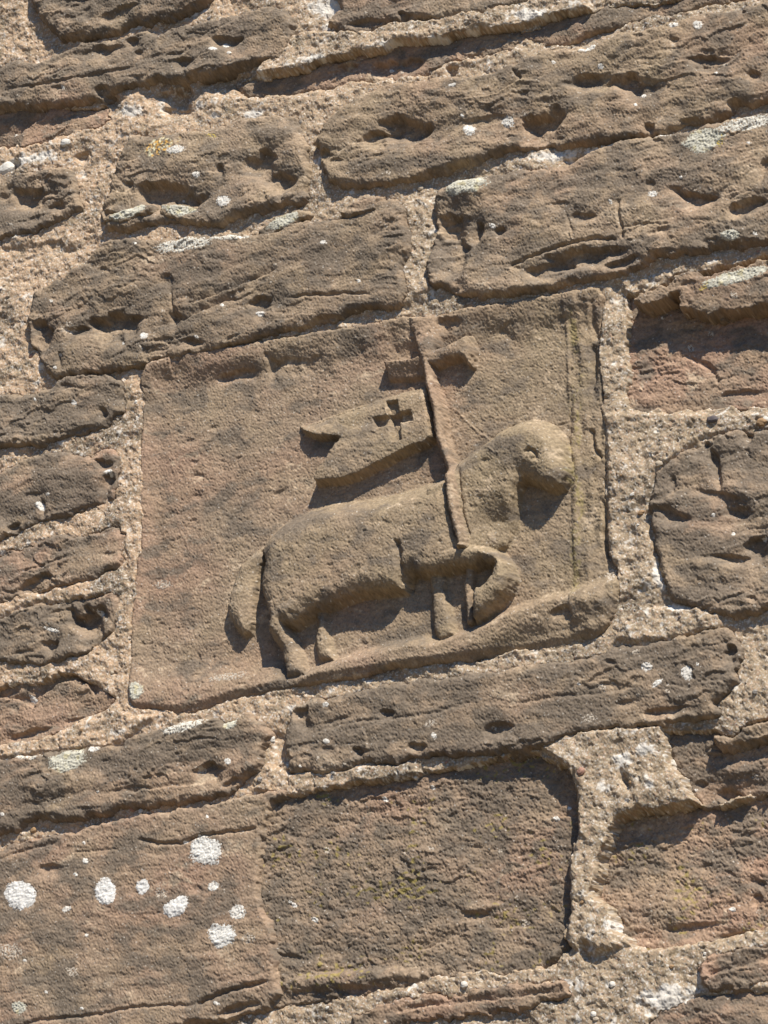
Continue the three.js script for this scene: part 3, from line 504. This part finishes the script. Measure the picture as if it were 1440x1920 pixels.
const slabHollows = [[438, 702, 48, 10, -10, 6], [510, 684, 13, 20, 0, 6], [561, 680, 52, 13, -10, 5], [477, 772, 11, 7, 0, 4], [397, 801, 14, 6, -15, 5], [348, 827, 20, 5, -20, 4.5], [361, 865, 9, 5, 0, 3.5], [370, 891, 12, 6, 0, 4.5], [365, 928, 12, 5, 0, 4], [525, 921, 17, 7, -20, 5], [325, 963, 9, 5, 0, 3], [844, 606, 28, 14, 0, 7], [1050, 598, 16, 8, 0, 4], [950, 620, 25, 12, -10, 3], [1060, 1152, 24, 11, -25, 9], [640, 960, 20, 6, -10, 2.5],
  [638, 1074, 10, 7, 0, 4], [690, 1078, 6, 8, 20, 4], [925, 876, 8, 6, 0, 5], [912, 944, 11, 6, 0, 5], [900, 960, 8, 5, 0, 3], [962, 803, 9, 8, 0, 8], [932, 826, 13, 8, 35, 6], [596, 992, 16, 7, -30, 3], [800, 960, 14, 5, -10, 3], [740, 990, 12, 5, 20, 3], [680, 1205, 9, 5, 0, 4], [278, 730, 6, 6, 0, 3], [300, 1170, 9, 6, 0, 3], [300, 1210, 9, 6, 0, 3], [570, 905, 14, 8, 0, 3]]
  .map((f, n) => makeHollow([...f.slice(0, 5), f[5] * 0.75], -4 * mm, 900 + n * 7));
const slabCracks = [[[[838, 755], [868, 785], [900, 813], [918, 826]], 2, -1.3], [[[912, 842], [930, 850], [952, 862]], 2, -1.6], [[[1110, 640], [1112, 700], [1106, 735]], 5, 6], [[[1106, 800], [1112, 840], [1126, 860]], 4, 6], [[[1066, 600], [1067, 760], [1064, 860]], 3, 1.2], [[[1110, 560], [1108, 600], [1116, 640]], 6, 6], [[[1128, 930], [1134, 980], [1130, 1010], [1140, 1050]], 4, 6]].map((f, n) => makeCrack(f, 0, 1200 + n * 7));
const incised = [P([[720, 750], [744, 750], [753, 825], [736, 829]], 12), P([[697, 782], [769, 769], [773, 787], [701, 801]], 12)];
const eyeRing = blob(992, 852, 14, 13, 0, 36 * mm), headSwell = blob(1015, 846, 96, 84, 25, 20 * mm);
const bossLump = blob(1110, 1150, 46, 52, 10, 4 * mm);
const par = (sd, R) => { const t = clamp(1 - sd / R, 0, 1); return 1 - t * t; };
const backLine = P([[470, 1060], [480, 1036], [488, 1024], [500, 1003], [515, 990], [534, 975], [580, 954], [621, 942], [667, 936], [698, 932], [724, 927], [766, 917], [819, 898], [840, 885], [857, 864], [900, 820]], 6);
const flagLine = P([[820, 712], [797, 720], [763, 728], [730, 737], [697, 748], [641, 765], [599, 781], [561, 795], [545, 800]].reverse(), 11);
const dome = (sd, R) => { const t = clamp(1 - sd / R, 0, 1); return Math.sqrt(1 - t * t); };

const bannerFold = P([[830, 742], [760, 790], [700, 808], [640, 816], [560, 808]], 12);
const grooves = [[[[797, 726], [804, 770], [810, 800], [814, 824]], 3, 3.5], [[[757, 1018], [760, 1050], [763, 1080], [764, 1112]], 6, 9], [[[500, 1048], [493, 1075], [489, 1110], [487, 1140]], 7, 6]].map((f, n) => makeCrack(f, 6 * mm, 1400 + n * 7));
grooves.push(makeCrack([[[832, 885], [838, 915], [844, 960], [854, 995], [859, 1014]], 2.6, 5], 24 * mm, 1450));
grooves.push(makeCrack([[[862, 868], [866, 915], [870, 960], [876, 990], [884, 1012]], 2.6, 3.5], 20 * mm, 1460));

(function carve() {
  const PAD = 15 * mm, g = area(shapes.slab, PAD), w = g.i1 - g.i0 + 1, n = g.H.length, S = new Float32Array(n), L = new Uint8Array(n);
  const yl = P([[1075, 560], [1080, 640], [1076, 760], [1078, 900], [1079, 1000], [1080, 1110]], 0);
  for (let j = g.j0; j <= g.j1; j++) for (let i = g.i0; i <= g.i1; i++) {
    const x = GX[i], y = GY[j], k = (j - g.j0) * w + i - g.i0;
    let sd = inside(shapes.slab, x, y);
    if (sd < -18 * mm) { S[k] = sd; g.H[k] = -0.05; continue; }
    const wob = mm * (1.0 * noise(x * 60, y * 60, 301) + 0.6 * noise(x * 170, y * 170, 302));
    const rag = mm * (1.6 * noise(x * 50, y * 50, 303) + 1.2 * noise(x * 130, y * 130, 304) + 0.7 * noise(x * 320, y * 320, 305));
    S[k] = sd + rag;
    // sunk ground of the relief with its borders
    let z = BG + 2.2 * fbm(x * 9, y * 12, 310, 3);
    const leftness = smooth(onWall(600, 1200, 0)[0], onWall(470, 1200, 0)[0], x);
    const dt = lineDist(topLine, x, y, tmp) / PX;                 // pixels below the upper edge
    const rimW = 30 + 16 * noise(x * 14, 0, 311) + 8 * noise(x * 40, y * 20, 312);
    z += 10 * (1 - smooth(0, 18 + Math.max(16, rimW + 10) * 1.5, dt + 14 * noise(x * 24, y * 30, 317)));
    z += 4 * (1 - smooth(0, 45, sd / PX)) * (x < shapes.slab[0][0] + 0.06 ? 1 : 0);
    const dr = -lineDist(rightLine, x, y, tmp) / PX;
    const dg = lineDist(groundLine, x, y, tmp) / PX + 4 * noise(x * 25, y * 25, 313);
    const db = -lineDist(bottomLine, x, y, tmp) / PX;
    const led = smooth(mix(-14, -46, leftness), mix(16, 40, leftness), dg);
    z = mix(z, mix(7, 1, leftness) + 2 * noise(x * 9, y * 9, 314) - 5 * smooth(18, 2, db) - 8 * smooth(0.35, 0.52, x - shapes.slab[0][0] - 0.35 + 0.28) * smooth(30, 70, dg), led);
    const px0 = x - onWall(1066, 900, 0)[0];
    z += smooth(-3, 5, px0 / PX) * (2.0 + 2.5 * noise(x * 60, y * 12, 315) + 1.2 * noise(x * 90, y * 60, 318)) * (1 - led * 0.5);
    { const [p, q] = bossLump.at(x, y); z += 6 * (1 - smooth(0.4, 1.1, Math.hypot(p, q) + 0.15 * noise(x * 50, y * 50, 316))); }
    let part = 0;
    const put = (h, p) => { if (h > z) { z = h; part = p; } };
    const near = (pl) => inside(pl, x, y) + wob - 1.6 * mm;
    let d;
    // lamb
    d = near(shapes.tail); if (d > -4 * mm) put(BG + (d < 0 ? 4 * (1 + d / (4 * mm)) : (4 + 13 * dome(d, 26 * mm)) * mix(0.9, 1.05, smooth(onWall(470, 1060, 0)[1], onWall(450, 1150, 0)[1], y))), 1);
    d = near(shapes.hind2); if (d > -4 * mm) put(BG + (d < 0 ? 3 * (1 + d / (4 * mm)) : 3 + 6 * dome(d, 9 * mm)), 1);
    d = near(shapes.fore2); if (d > -4 * mm) put(BG + (d < 0 ? 4 * (1 + d / (4 * mm)) : 4 + 6 * dome(d, 10 * mm)), 1);
    d = near(shapes.hind); if (d > -4 * mm) { const thigh = mix(1, 1.9, smooth(onWall(530, 1228, 0)[1], onWall(530, 1168, 0)[1], y)); put(BG + thigh * (d < 0 ? 6 * (1 + d / (4 * mm)) : 6 + 9 * dome(d, 15 * mm)), 1); }
    d = near(shapes.body);
    if (d > -5 * mm) {
      const chest = smooth(onWall(830, 950, 0)[0], onWall(950, 950, 0)[0], x);       // flatter towards the throat, where the neck lies over it
      const flank = 1.8 * fbm(x * 26, y * 26, 320, 3);
      const db2 = lineDist(backLine, x, y, tmp), rise = par(Math.max(0, db2), 58 * mm), e = mix(3, 12, smooth(8 * mm, 40 * mm, db2)) * (1 - 0.9 * chest);
      put(BG + (d < 0 ? e * (1 + d / (5 * mm)) : e + (30 - 19 * chest - e) * rise * mix(dome(d, 26 * mm), 1, smooth(30 * mm, 5 * mm, db2)) + flank), 1);
    }
    d = near(shapes.arm); if (d > -5 * mm) put(BG + (d < 0 ? 16 * (1 + d / (5 * mm)) : 14 + 15 * dome(d, 17 * mm) * smooth(onWall(750, 1050, 0)[0], onWall(800, 1050, 0)[0], x)), 1);
    d = near(shapes.head);
    if (d > -9 * mm) {
      const [hp, hq] = headSwell.at(x, y), swell = 1 - smooth(0.0, 1.35, Math.hypot(hp, hq)), low = smooth(onWall(900, 930, 0)[1], onWall(900, 1015, 0)[1], y) * smooth(onWall(860, 960, 0)[0], onWall(950, 960, 0)[0], x);
      const jaw = smooth(onWall(1000, 850, 0.036)[1], onWall(1000, 895, 0.036)[1], y), A = (26 + 6 * swell) * (1 - 0.8 * low), e = mix(0.2, 0.66, jaw) * (1 - 0.9 * low);
      put(BG + A * (d < 0 ? e * (1 + d / ((3 + 6 * swell * jaw) * mm)) : e + (1 - e) * par(d, mix(30, 14, jaw) * mm)) + (d < 0 ? 0 : 1.2 * fbm(x * 30, y * 30, 321, 3)), 1);
    }
    if (part === 1) {
      const [p, q] = eyeRing.at(x, y), r = Math.hypot(p, q);
      if (r < 1.3) z += -4.2 * Math.exp(-Math.pow((r - 0.75 + 0.2 * noise(x * 160, y * 160, 322)) / 0.26, 2)) * smooth(-0.7, 0.5, p - q) ;
    }
    // banner with its folded upper tail and the incised cross
    d = near(shapes.banner);
    if (d > -4 * mm) {
      const fold = lineDist(bannerFold, x, y, tmp) / PX;
      const df = lineDist(flagLine, x, y, tmp);
      let h = 6 + 7 * par(Math.max(0, df), 26 * mm) + 2 * dome(d, 7 * mm) - 6 * smooth(-4, 26, fold) * 0.8 * smooth(onWall(760, 800, 0)[0], onWall(690, 800, 0)[0], x) + 2.5 * smooth(-4, -30, fold);
      if (d < 0) h = mix(5, 13, smooth(4 * mm, 30 * mm, df)) * (1 + d / (4 * mm));
      for (const c of incised) { const e = inside(c, x, y) + 0.5 * wob; h -= 7.5 * smooth(-1.8 * mm, 3 * mm, e) * (d > 0 ? 1 : 0); }
      put(BG + h, 2);
    }
    // cross head
    d = near(shapes.ctop); if (d > -4 * mm) { const mid = smooth(onWall(800, 615, 0)[1], onWall(800, 662, 0)[1], y); put(BG + (d < 0 ? (9 + 5 * mid) * (1 + d / (4 * mm)) : 9 + 6 * mid + 5 * dome(d, 16 * mm)), 4); }
    d = near(shapes.cleft); if (d > -4 * mm) { const up = smooth(onWall(760, 712, 0)[1], onWall(760, 670, 0)[1], y); put(BG + (d < 0 ? mix(4, 12, up) * (1 + d / (4 * mm)) : 4 + 11 * up + 2 * dome(d, 6 * mm)), 4); }
    d = near(shapes.cright); if (d > -5 * mm) put(BG + (d < 0 ? 14 * (1 + d / (5 * mm)) : 13 + 6 * dome(d, 9 * mm)), 4);
    // staff
    d = lineDist(shapes.staff, x, y, tmp);
    { const t = tmp.t * (STAFF.length - 1), a = Math.min(STAFF.length - 2, Math.floor(t)), ww = mix(STAFF_W[a], STAFF_W[a + 1], t - a) * PX + 0.6 * wob, e = ww - Math.abs(d);
      const foot = t > 8, under = part === 1 && t > 4 && t < 7.35 ? z - BG : 0, lie = smooth(4.1, 4.9, t);
      if (e > -1 * mm) {                                          // a half-round rod on the ground of the relief, then lying over neck and body
        const rod = foot ? 3 + 9 * dome(e, 8 * mm) : mix(2.5 + 17.5 * dome(e, ww), Math.max(16 * dome(e, ww), under + 11 * dome(e, ww) - 0.5), lie);
        put(BG + (e < 0 ? rod * (1 + e / (1 * mm)) : rod), 3);
      } }
    // groove between banner and staff, slit before the shoulder
    let h = (BG + (z - BG) * 1.4) * mm;
    for (const f of slabHollows) h += f(x, y);
    for (const f of slabCracks) h += f(x, y);
    h += grooves.reduce((a, f) => a + f(x, y), 0);
    // tooling marks, weather pits and grain
    h += 1.5 * mm * fbm(x * 38, y * 52, 330, 5) + 0.7 * mm * noise(x * 90 + y * 40, y * 120, 335) * smooth(-0.2, 0.4, noise(x * 9, y * 9, 336));
    h -= 2.0 * mm * smooth(0.45, 0.8, noise(x * 75, y * 105, 331)) * (0.35 + 0.65 * smooth(0, 0.5, noise(x * 11, y * 11, 332)));
    h += (0.75 * noise(x * 280, y * 330, 333) + 1.15 * (hash(i, j, 334) - 0.5)) * mm;
    if (S[k] < 5 * mm) { const t = clamp(1 - S[k] / (5 * mm), 0, 1); h -= 4 * mm * (1 - Math.sqrt(1 - t * t * 0.98)); }
    if (S[k] < 0) h -= Math.min(0.06, -S[k] * 2.6) + 3 * mm * fbm(x * 110, y * 110, 337, 3) * clamp(-S[k] / (3 * mm), 0, 1);
    g.H[k] = h; L[k] = part;
    const st = { seed: 501, dark: 0.04, red: 0.1 + 0.35 * smooth(onWall(560, 900, 0)[0], onWall(300, 900, 0)[0], x), light: 1.07, olive: 0.12 + 0.55 * smooth(onWall(600, 900, 0)[0], onWall(1100, 900, 0)[0], x) };
    if (part === 1 || part === 2) { st.olive += 0.4; st.red -= 0.25; }          // the raised figures wear a greyer olive crust
    stoneColour(rgb, x, y, st);
    // yellow-green film that runs down the border
    const ly = Math.abs(lineDist(yl, x, y, tmp)) / PX, m = smooth(18, 3, ly + 9 * noise(x * 60, y * 25, 341)) * smooth(-0.1, 0.5, noise(x * 40, y * 16, 342) + 0.8 * noise(x * 200, y * 140, 343)) * 0.38;
    rgb[0] = mix(rgb[0], 0.34, m); rgb[1] = mix(rgb[1], 0.28, m); rgb[2] = mix(rgb[2], 0.075, m);
    g.C[3 * k] = rgb[0]; g.C[3 * k + 1] = rgb[1]; g.C[3 * k + 2] = rgb[2];
    if (h > topOfStones[j * NX + i]) topOfStones[j * NX + i] = h;
    if (S[k] > depthInStone[j * NX + i]) depthInStone[j * NX + i] = S[k];
  }
  const own = (p) => (i, j) => {
    const k = (j - g.j0) * w + i - g.i0;
    if (Math.min(S[k], S[k + 1], S[k + w], S[k + w + 1]) < -PAD) return false;
    const c = [L[k], L[k + 1], L[k + w], L[k + w + 1]];
    return Math.max(...c.map((v) => c.filter((u) => u === v).length * 10 + v)) % 10 === p;
  };
  const ground = sheet('background_slab', g, own(0), stoneMat, panel);
  const lamb = sheet('lamb', g, own(1), stoneMat, panel);
  lamb.userData.label = 'carved lamb with turned head, raised foreleg and hanging tail';
  const ban = sheet('banner', g, own(2), stoneMat, panel);
  ban.userData.label = 'swallowtail banner with an incised cross';
  sheet('staff', g, own(3), stoneMat, panel);
  sheet('cross', g, own(4), stoneMat, panel);
  [[257, 1298, 18, 18, 0, 'grey'], [303, 1094, 20, 9, 0, 'thin'], [1148, 1078, 12, 20, 0, 'thin'], [427, 1270, 38, 9, -8, 'thin']].forEach((l, q) => lichenPatch(g, l, -4 * mm, 3000 + q * 11, ground));
})();

// ------------------------------------------------------------------ mortar: gritty lime mortar pressed into the joints and smeared over some edges
const ridges = [
  [14, [[545, 66], [600, 62], [688, 62], [730, 48], [800, 40], [862, 28], [931, 14], [990, -10], [1100, 0], [1110, 20], [1040, 36], [985, 50], [977, 54], [879, 64], [827, 78], [744, 82], [723, 99], [612, 117], [567, 137], [480, 141], [500, 115], [535, 90]]],
  [9, [[1000, 1392], [1060, 1370], [1150, 1368], [1240, 1362], [1255, 1440], [1290, 1465], [1308, 1498], [1280, 1525], [1190, 1530], [1165, 1590], [1135, 1640], [1130, 1690], [1160, 1740], [1180, 1770], [1100, 1790], [1064, 1770], [1070, 1700], [1070, 1600], [1084, 1560], [1082, 1500], [1066, 1440]]],
  [5, [[1135, 780], [1175, 775], [1440, 775], [1440, 800], [1330, 815], [1230, 880], [1215, 960], [1235, 1080], [1160, 1130], [1140, 1000], [1140, 850]]],
  [7, [[1148, 1205], [1200, 1140], [1350, 1140], [1350, 1178], [1250, 1200]]],
  [5, [[0, 1080], [60, 1115], [150, 1092], [225, 1060], [240, 1100], [220, 1115], [120, 1128], [60, 1130], [0, 1155]]],
  [6, [[0, 1400], [60, 1388], [130, 1368], [215, 1320], [250, 1345], [300, 1340], [250, 1375], [200, 1400], [100, 1410], [0, 1425]]],
  [7, [[540, 1450], [640, 1440], [760, 1430], [800, 1450], [700, 1468], [600, 1482], [530, 1495], [480, 1480], [510, 1440]]],
  [4, [[750, 380], [815, 370], [812, 440], [800, 500], [808, 540], [755, 580], [755, 500]]],
].map(([h, pts]) => [h, outline(pts, 0)]);
const pits = [[505, 60, 30, 40, 0, 6], [843, 132, 14, 12, 0, 14], [1075, 300, 20, 9, -8, 12], [150, 290, 24, 10, -20, 8], [20, 312, 20, 18, 0, 9], [330, 180, 40, 22, 0, 14], [420, 150, 50, 14, -8, 12], [205, 185, 20, 16, 0, 16], [320, 205, 30, 12, -8, 6], [560, 160, 80, 10, -5, 10], [1100, 1780, 20, 20, 0, 8], [1062, 1700, 10, 46, 0, 14], [1078, 1500, 7, 60, 0, 12], [180, 862, 20, 8, 0, 8], [1180, 1000, 30, 60, 0, 3], [520, 1390, 16, 40, 0, 6], [1155, 560, 14, 30, 0, 3], [1170, 1460, 9, 26, -25, 8], [1105, 1885, 14, 7, -15, 10], [930, 1395, 60, 12, -8, 9], [1100, 70, 80, 14, -14, 8], [60, 480, 60, 30, 0, 4], [150, 480, 40, 30, 0, 3], [700, 385, 22, 10, -20, 6]].map((f, n) => makeHollow(f, 0, 1600 + n * 7));
const whitewash = [[610, 12, 44, 24, 0], [613, 46, 14, 11, 0], [870, 1440, 60, 9, -14], [790, 1456, 28, 8, -14], [1250, 1868, 74, 34, -10], [1340, 1845, 26, 14, 0], [1236, 1075, 13, 40, -8], [1262, 1140, 26, 10, 0], [1210, 1405, 26, 14, 0], [1170, 1425, 20, 20, 0], [1220, 1475, 12, 9, 0], [1132, 1478, 14, 12, 0], [1130, 273, 44, 11, -14], [985, 275, 24, 8, -6], [1040, 290, 60, 12, -8], [245, 205, 28, 16, -10], [470, 210, 26, 11, -10], [60, 295, 60, 13, -6], [1080, 60, 60, 9, -14], [880, 66, 30, 8, -12], [735, 84, 30, 7, -10], [590, 112, 40, 8, -12], [820, 76, 30, 8, -5], [1420, 1790, 30, 9, -6], [1150, 1735, 16, 20, -20], [1060, 1845, 16, 12, 0], [75, 685, 10, 8, 0], [1160, 1420, 14, 10, 0], [330, 25, 60, 12, -12], [250, 48, 30, 7, -8], [1000, 30, 50, 14, -5], [830, 390, 8, 12, 0], [400, 215, 10, 6, 0], [1260, 1535, 20, 8, 0]].map(([a, b, c, d, e]) => blob(a, b, c, d, e, 4 * mm));
function mortarTint(x, y, out) {
  const a = fbm(x * 7, y * 7, 401, 3), b = fbm(x * 30, y * 30, 402, 3);
  const c0 = cells(x / (2.9 * mm), y / (2.9 * mm), 410), c1 = { d: c0.d, id: c0.id }, c2 = cells(x / (1.9 * mm), y / (1.9 * mm), 420);
  const k = smooth(0.0, 0.6, b + 0.4 * a);
  const west = smooth(0.1, -0.45, x + 0.3 * noise(x * 3, y * 3, 405)), dirt = smooth(0.02, 0.4, fbm(x * 11, y * 11, 403, 4) + 0.15 * noise(x * 160, y * 160, 404));
  const base = [mix(mix(mix(0.35, 0.43, west), 0.26, k), 0.165, dirt * 0.85), mix(mix(mix(0.264, 0.302, west), 0.197, k), 0.126, dirt * 0.85), mix(mix(mix(0.178, 0.196, west), 0.128, k), 0.086, dirt * 0.85)];
  let wash = 0;
  for (const w of whitewash) { if (Math.abs(x - w.o[0]) > w.reach * 1.4 || Math.abs(y - w.o[1]) > w.reach * 1.4) continue; const [p, q] = w.at(x, y); wash = Math.max(wash, smooth(0, 0.4, 0.9 - Math.hypot(p, q) + 0.5 * noise(x * 70, y * 70, 431) + 0.35 * noise(x * 220, y * 220, 432))); }
  wash = Math.max(wash, 0.85 * smooth(0.40, 0.66, noise(x * 38, y * 38, 433) * 0.7 + 0.45 * noise(x * 130, y * 130, 434)));
  const grain = (c, lo) => c.id > 0.86 ? [0.72, 0.69, 0.64] : c.id > 0.79 ? [0.44, 0.27, 0.19] : c.id > 0.66 ? [0.17, 0.145, 0.12] : c.id > 0.52 ? [0.52, 0.45, 0.34] : null;
  const g1 = c1.d < 0.42 ? grain(c1) : null, g2 = c2.d < 0.45 ? grain(c2) : null;
  const n = 1 + 0.18 * noise(x * 400, y * 400, 435);
  for (let q = 0; q < 3; q++) {
    let v = base[q];
    if (g2) v = mix(v, g2[q], 0.38);
    if (g1) v = mix(v, g1[q], 0.55);
    v = mix(v, [0.70, 0.67, 0.62][q], wash * 0.75);
    out[q] = v * n;
  }
  out.bump = (g1 || c1.id < 0.3 ? 0.8 * Math.max(0, 1 - c1.d / 0.5) : 0) + 0.45 * Math.max(0, 1 - c2.d / 0.6);
}
let mortarGrid, mortarMesh;
(function mortarSheet() {
  const n = NX * NY, g = { i0: 0, i1: NX - 1, j0: 0, j1: NY - 1, H: new Float32Array(n), C: new Float32Array(3 * n) };
  for (let j = 0; j < NY; j++) for (let i = 0; i < NX; i++) {
    const x = GX[i], y = GY[j], k = j * NX + i;
    const din = depthInStone[k];
    if (din > 16 * mm) { g.H[k] = -0.09; continue; }
    let h = -1.5 + 9 * fbm(x * 13, y * 16, 440, 4) + 4.2 * fbm(x * 60, y * 66, 441, 4);
    for (const [lv, poly] of ridges) { const d = inside(poly, x, y); if (d > -12 * mm) h += lv * smooth(-4 * mm, 5 * mm, d + 4 * mm * noise(x * 40, y * 40, 442) + 2 * mm * noise(x * 120, y * 120, 443)); }
    h *= mm;
    for (const f of pits) h += f(x, y);
    if (din > -4 * mm) h -= 75 * mm * Math.pow(clamp((din - 1.5 * mm - 5 * mm * noise(x * 17, y * 17, 446) - 2.5 * mm * noise(x * 60, y * 60, 448)) / (14 * mm), 0, 1), 1.25) * (1 + 0.5 * noise(x * 120, y * 120, 447)) + 1.5 * mm * smooth(-4 * mm, 0, din);
    const show = topOfStones[k] < h + 0.006;
    if (show) {
      mortarTint(x, y, rgb);
      h += (rgb.bump + 0.7 * (hash(i, j, 444) - 0.5)) * mm;
      h -= 2.2 * mm * smooth(0.5, 0.75, noise(x * 110, y * 110, 445));
      g.C[3 * k] = rgb[0]; g.C[3 * k + 1] = rgb[1]; g.C[3 * k + 2] = rgb[2];
    }
    g.H[k] = h;
  }
  const shows = (k) => topOfStones[k] < g.H[k] + 0.004;
  const m = sheet('mortar', g, (i, j) => { const k = j * NX + i; return shows(k) || shows(k + 1) || shows(k + NX) || shows(k + NX + 1); }, mortarMat, wall);
  mortarGrid = g; mortarMesh = m;
})();

stones.forEach(meshStone);

// pebbles bedded in the mortar
{
  const geos = [1, 2, 3].map((v) => {
    const g = new THREE.IcosahedronGeometry(1, 2), p = g.attributes.position;
    for (let k = 0; k < p.count; k++) { const a = p.getX(k), b = p.getY(k), c = p.getZ(k), q = 1 + 0.22 * noise(a * 1.2 + v * 9, b * 1.2 + c * 0.9, 820 + v); p.setXYZ(k, a * q, b * q, c * q); }
    g.computeVertexNormals();
    return g;
  });
  const tone = (r, g, b) => new THREE.MeshStandardMaterial({ color: new THREE.Color().setRGB(r, g, b), roughness: 0.85 });
  const mats = [tone(0.10, 0.085, 0.09), tone(0.30, 0.19, 0.10), tone(0.58, 0.55, 0.50), tone(0.40, 0.33, 0.25), tone(0.33, 0.19, 0.14), tone(0.24, 0.22, 0.20)];
  const list = [[1338, 788, 11, 7, 0], [1430, 793, 10, 8, 1], [124, 268, 13, 9, 2], [7, 313, 20, 17, 2], [1307, 571, 8, 7, 3], [653, 1429, 18, 8, 2], [226, 1513, 8, 8, 3], [247, 1515, 7, 7, 4], [262, 1520, 6, 5, 2], [700, 1252, 5, 4, 3], [508, 1385, 6, 7, 2]];
  for (let n = 0, made = 0; n < 900 && made < 46; n++) {
    const px = 1440 * hash(n, 1, 830), py = 1920 * hash(n, 2, 830), [x, y] = onWall(px, py, 0), i = lowIndex(GX, x), j = lowIndex(GY, y);
    if (depthInStone[j * NX + i] > -6 * mm) continue;
    const r = 3 + 5 * Math.pow(hash(n, 3, 830), 2.5);
    list.push([px, py, r, r * (0.6 + 0.4 * hash(n, 4, 830)), Math.floor(6 * hash(n, 5, 830))]); made++;
  }
  list.forEach(([px, py, rx, ry, c], n) => {
    const [x, y] = onWall(px, py, 0), m = new THREE.Mesh(geos[n % 3], mats[c]);
    m.name = 'pebble';
    m.scale.set(rx * PX, ry * PX, Math.min(rx, ry) * 0.75 * PX);
    m.rotation.z = 0.6 * (hash(n, 6, 830) - 0.3);
    m.position.set(x, y, heightAt(mortarGrid, x, y) + 0.1 * ry * PX);
    m.castShadow = m.receiveShadow = true;
    mortarMesh.add(m);
  });
}

// body of the wall behind the faces
{
  const core = new THREE.Mesh(new THREE.BoxGeometry(GX[NX - 1] - GX[0], GY[NY - 1], 0.5), new THREE.MeshStandardMaterial({ color: new THREE.Color().setRGB(0.3, 0.24, 0.18), roughness: 1 }));
  core.name = 'wall_core'; core.position.set((GX[0] + GX[NX - 1]) / 2, GY[NY - 1] / 2, -0.34);
  core.castShadow = core.receiveShadow = true;
  wall.add(core);
}
// the ground at the foot of the wall, below the frame
{
  const geo = new THREE.PlaneGeometry(120, 60, 60, 30), col = [], p = geo.attributes.position;
  for (let k = 0; k < p.count; k++) { const n = 1 + 0.3 * noise(p.getX(k) * 0.3, p.getY(k) * 0.3, 601); col.push(0.14 * n, 0.115 * n, 0.075 * n); }
  geo.setAttribute('color', new THREE.Float32BufferAttribute(col, 3));
  const ground = new THREE.Mesh(geo, new THREE.MeshStandardMaterial({ vertexColors: true, roughness: 1 }));
  ground.name = 'ground'; ground.userData = { kind: 'structure' };
  ground.rotation.x = -Math.PI / 2; ground.position.set(0, 0, 29); ground.receiveShadow = true;
  scene.add(ground);
}
renderer.render(scene, camera);
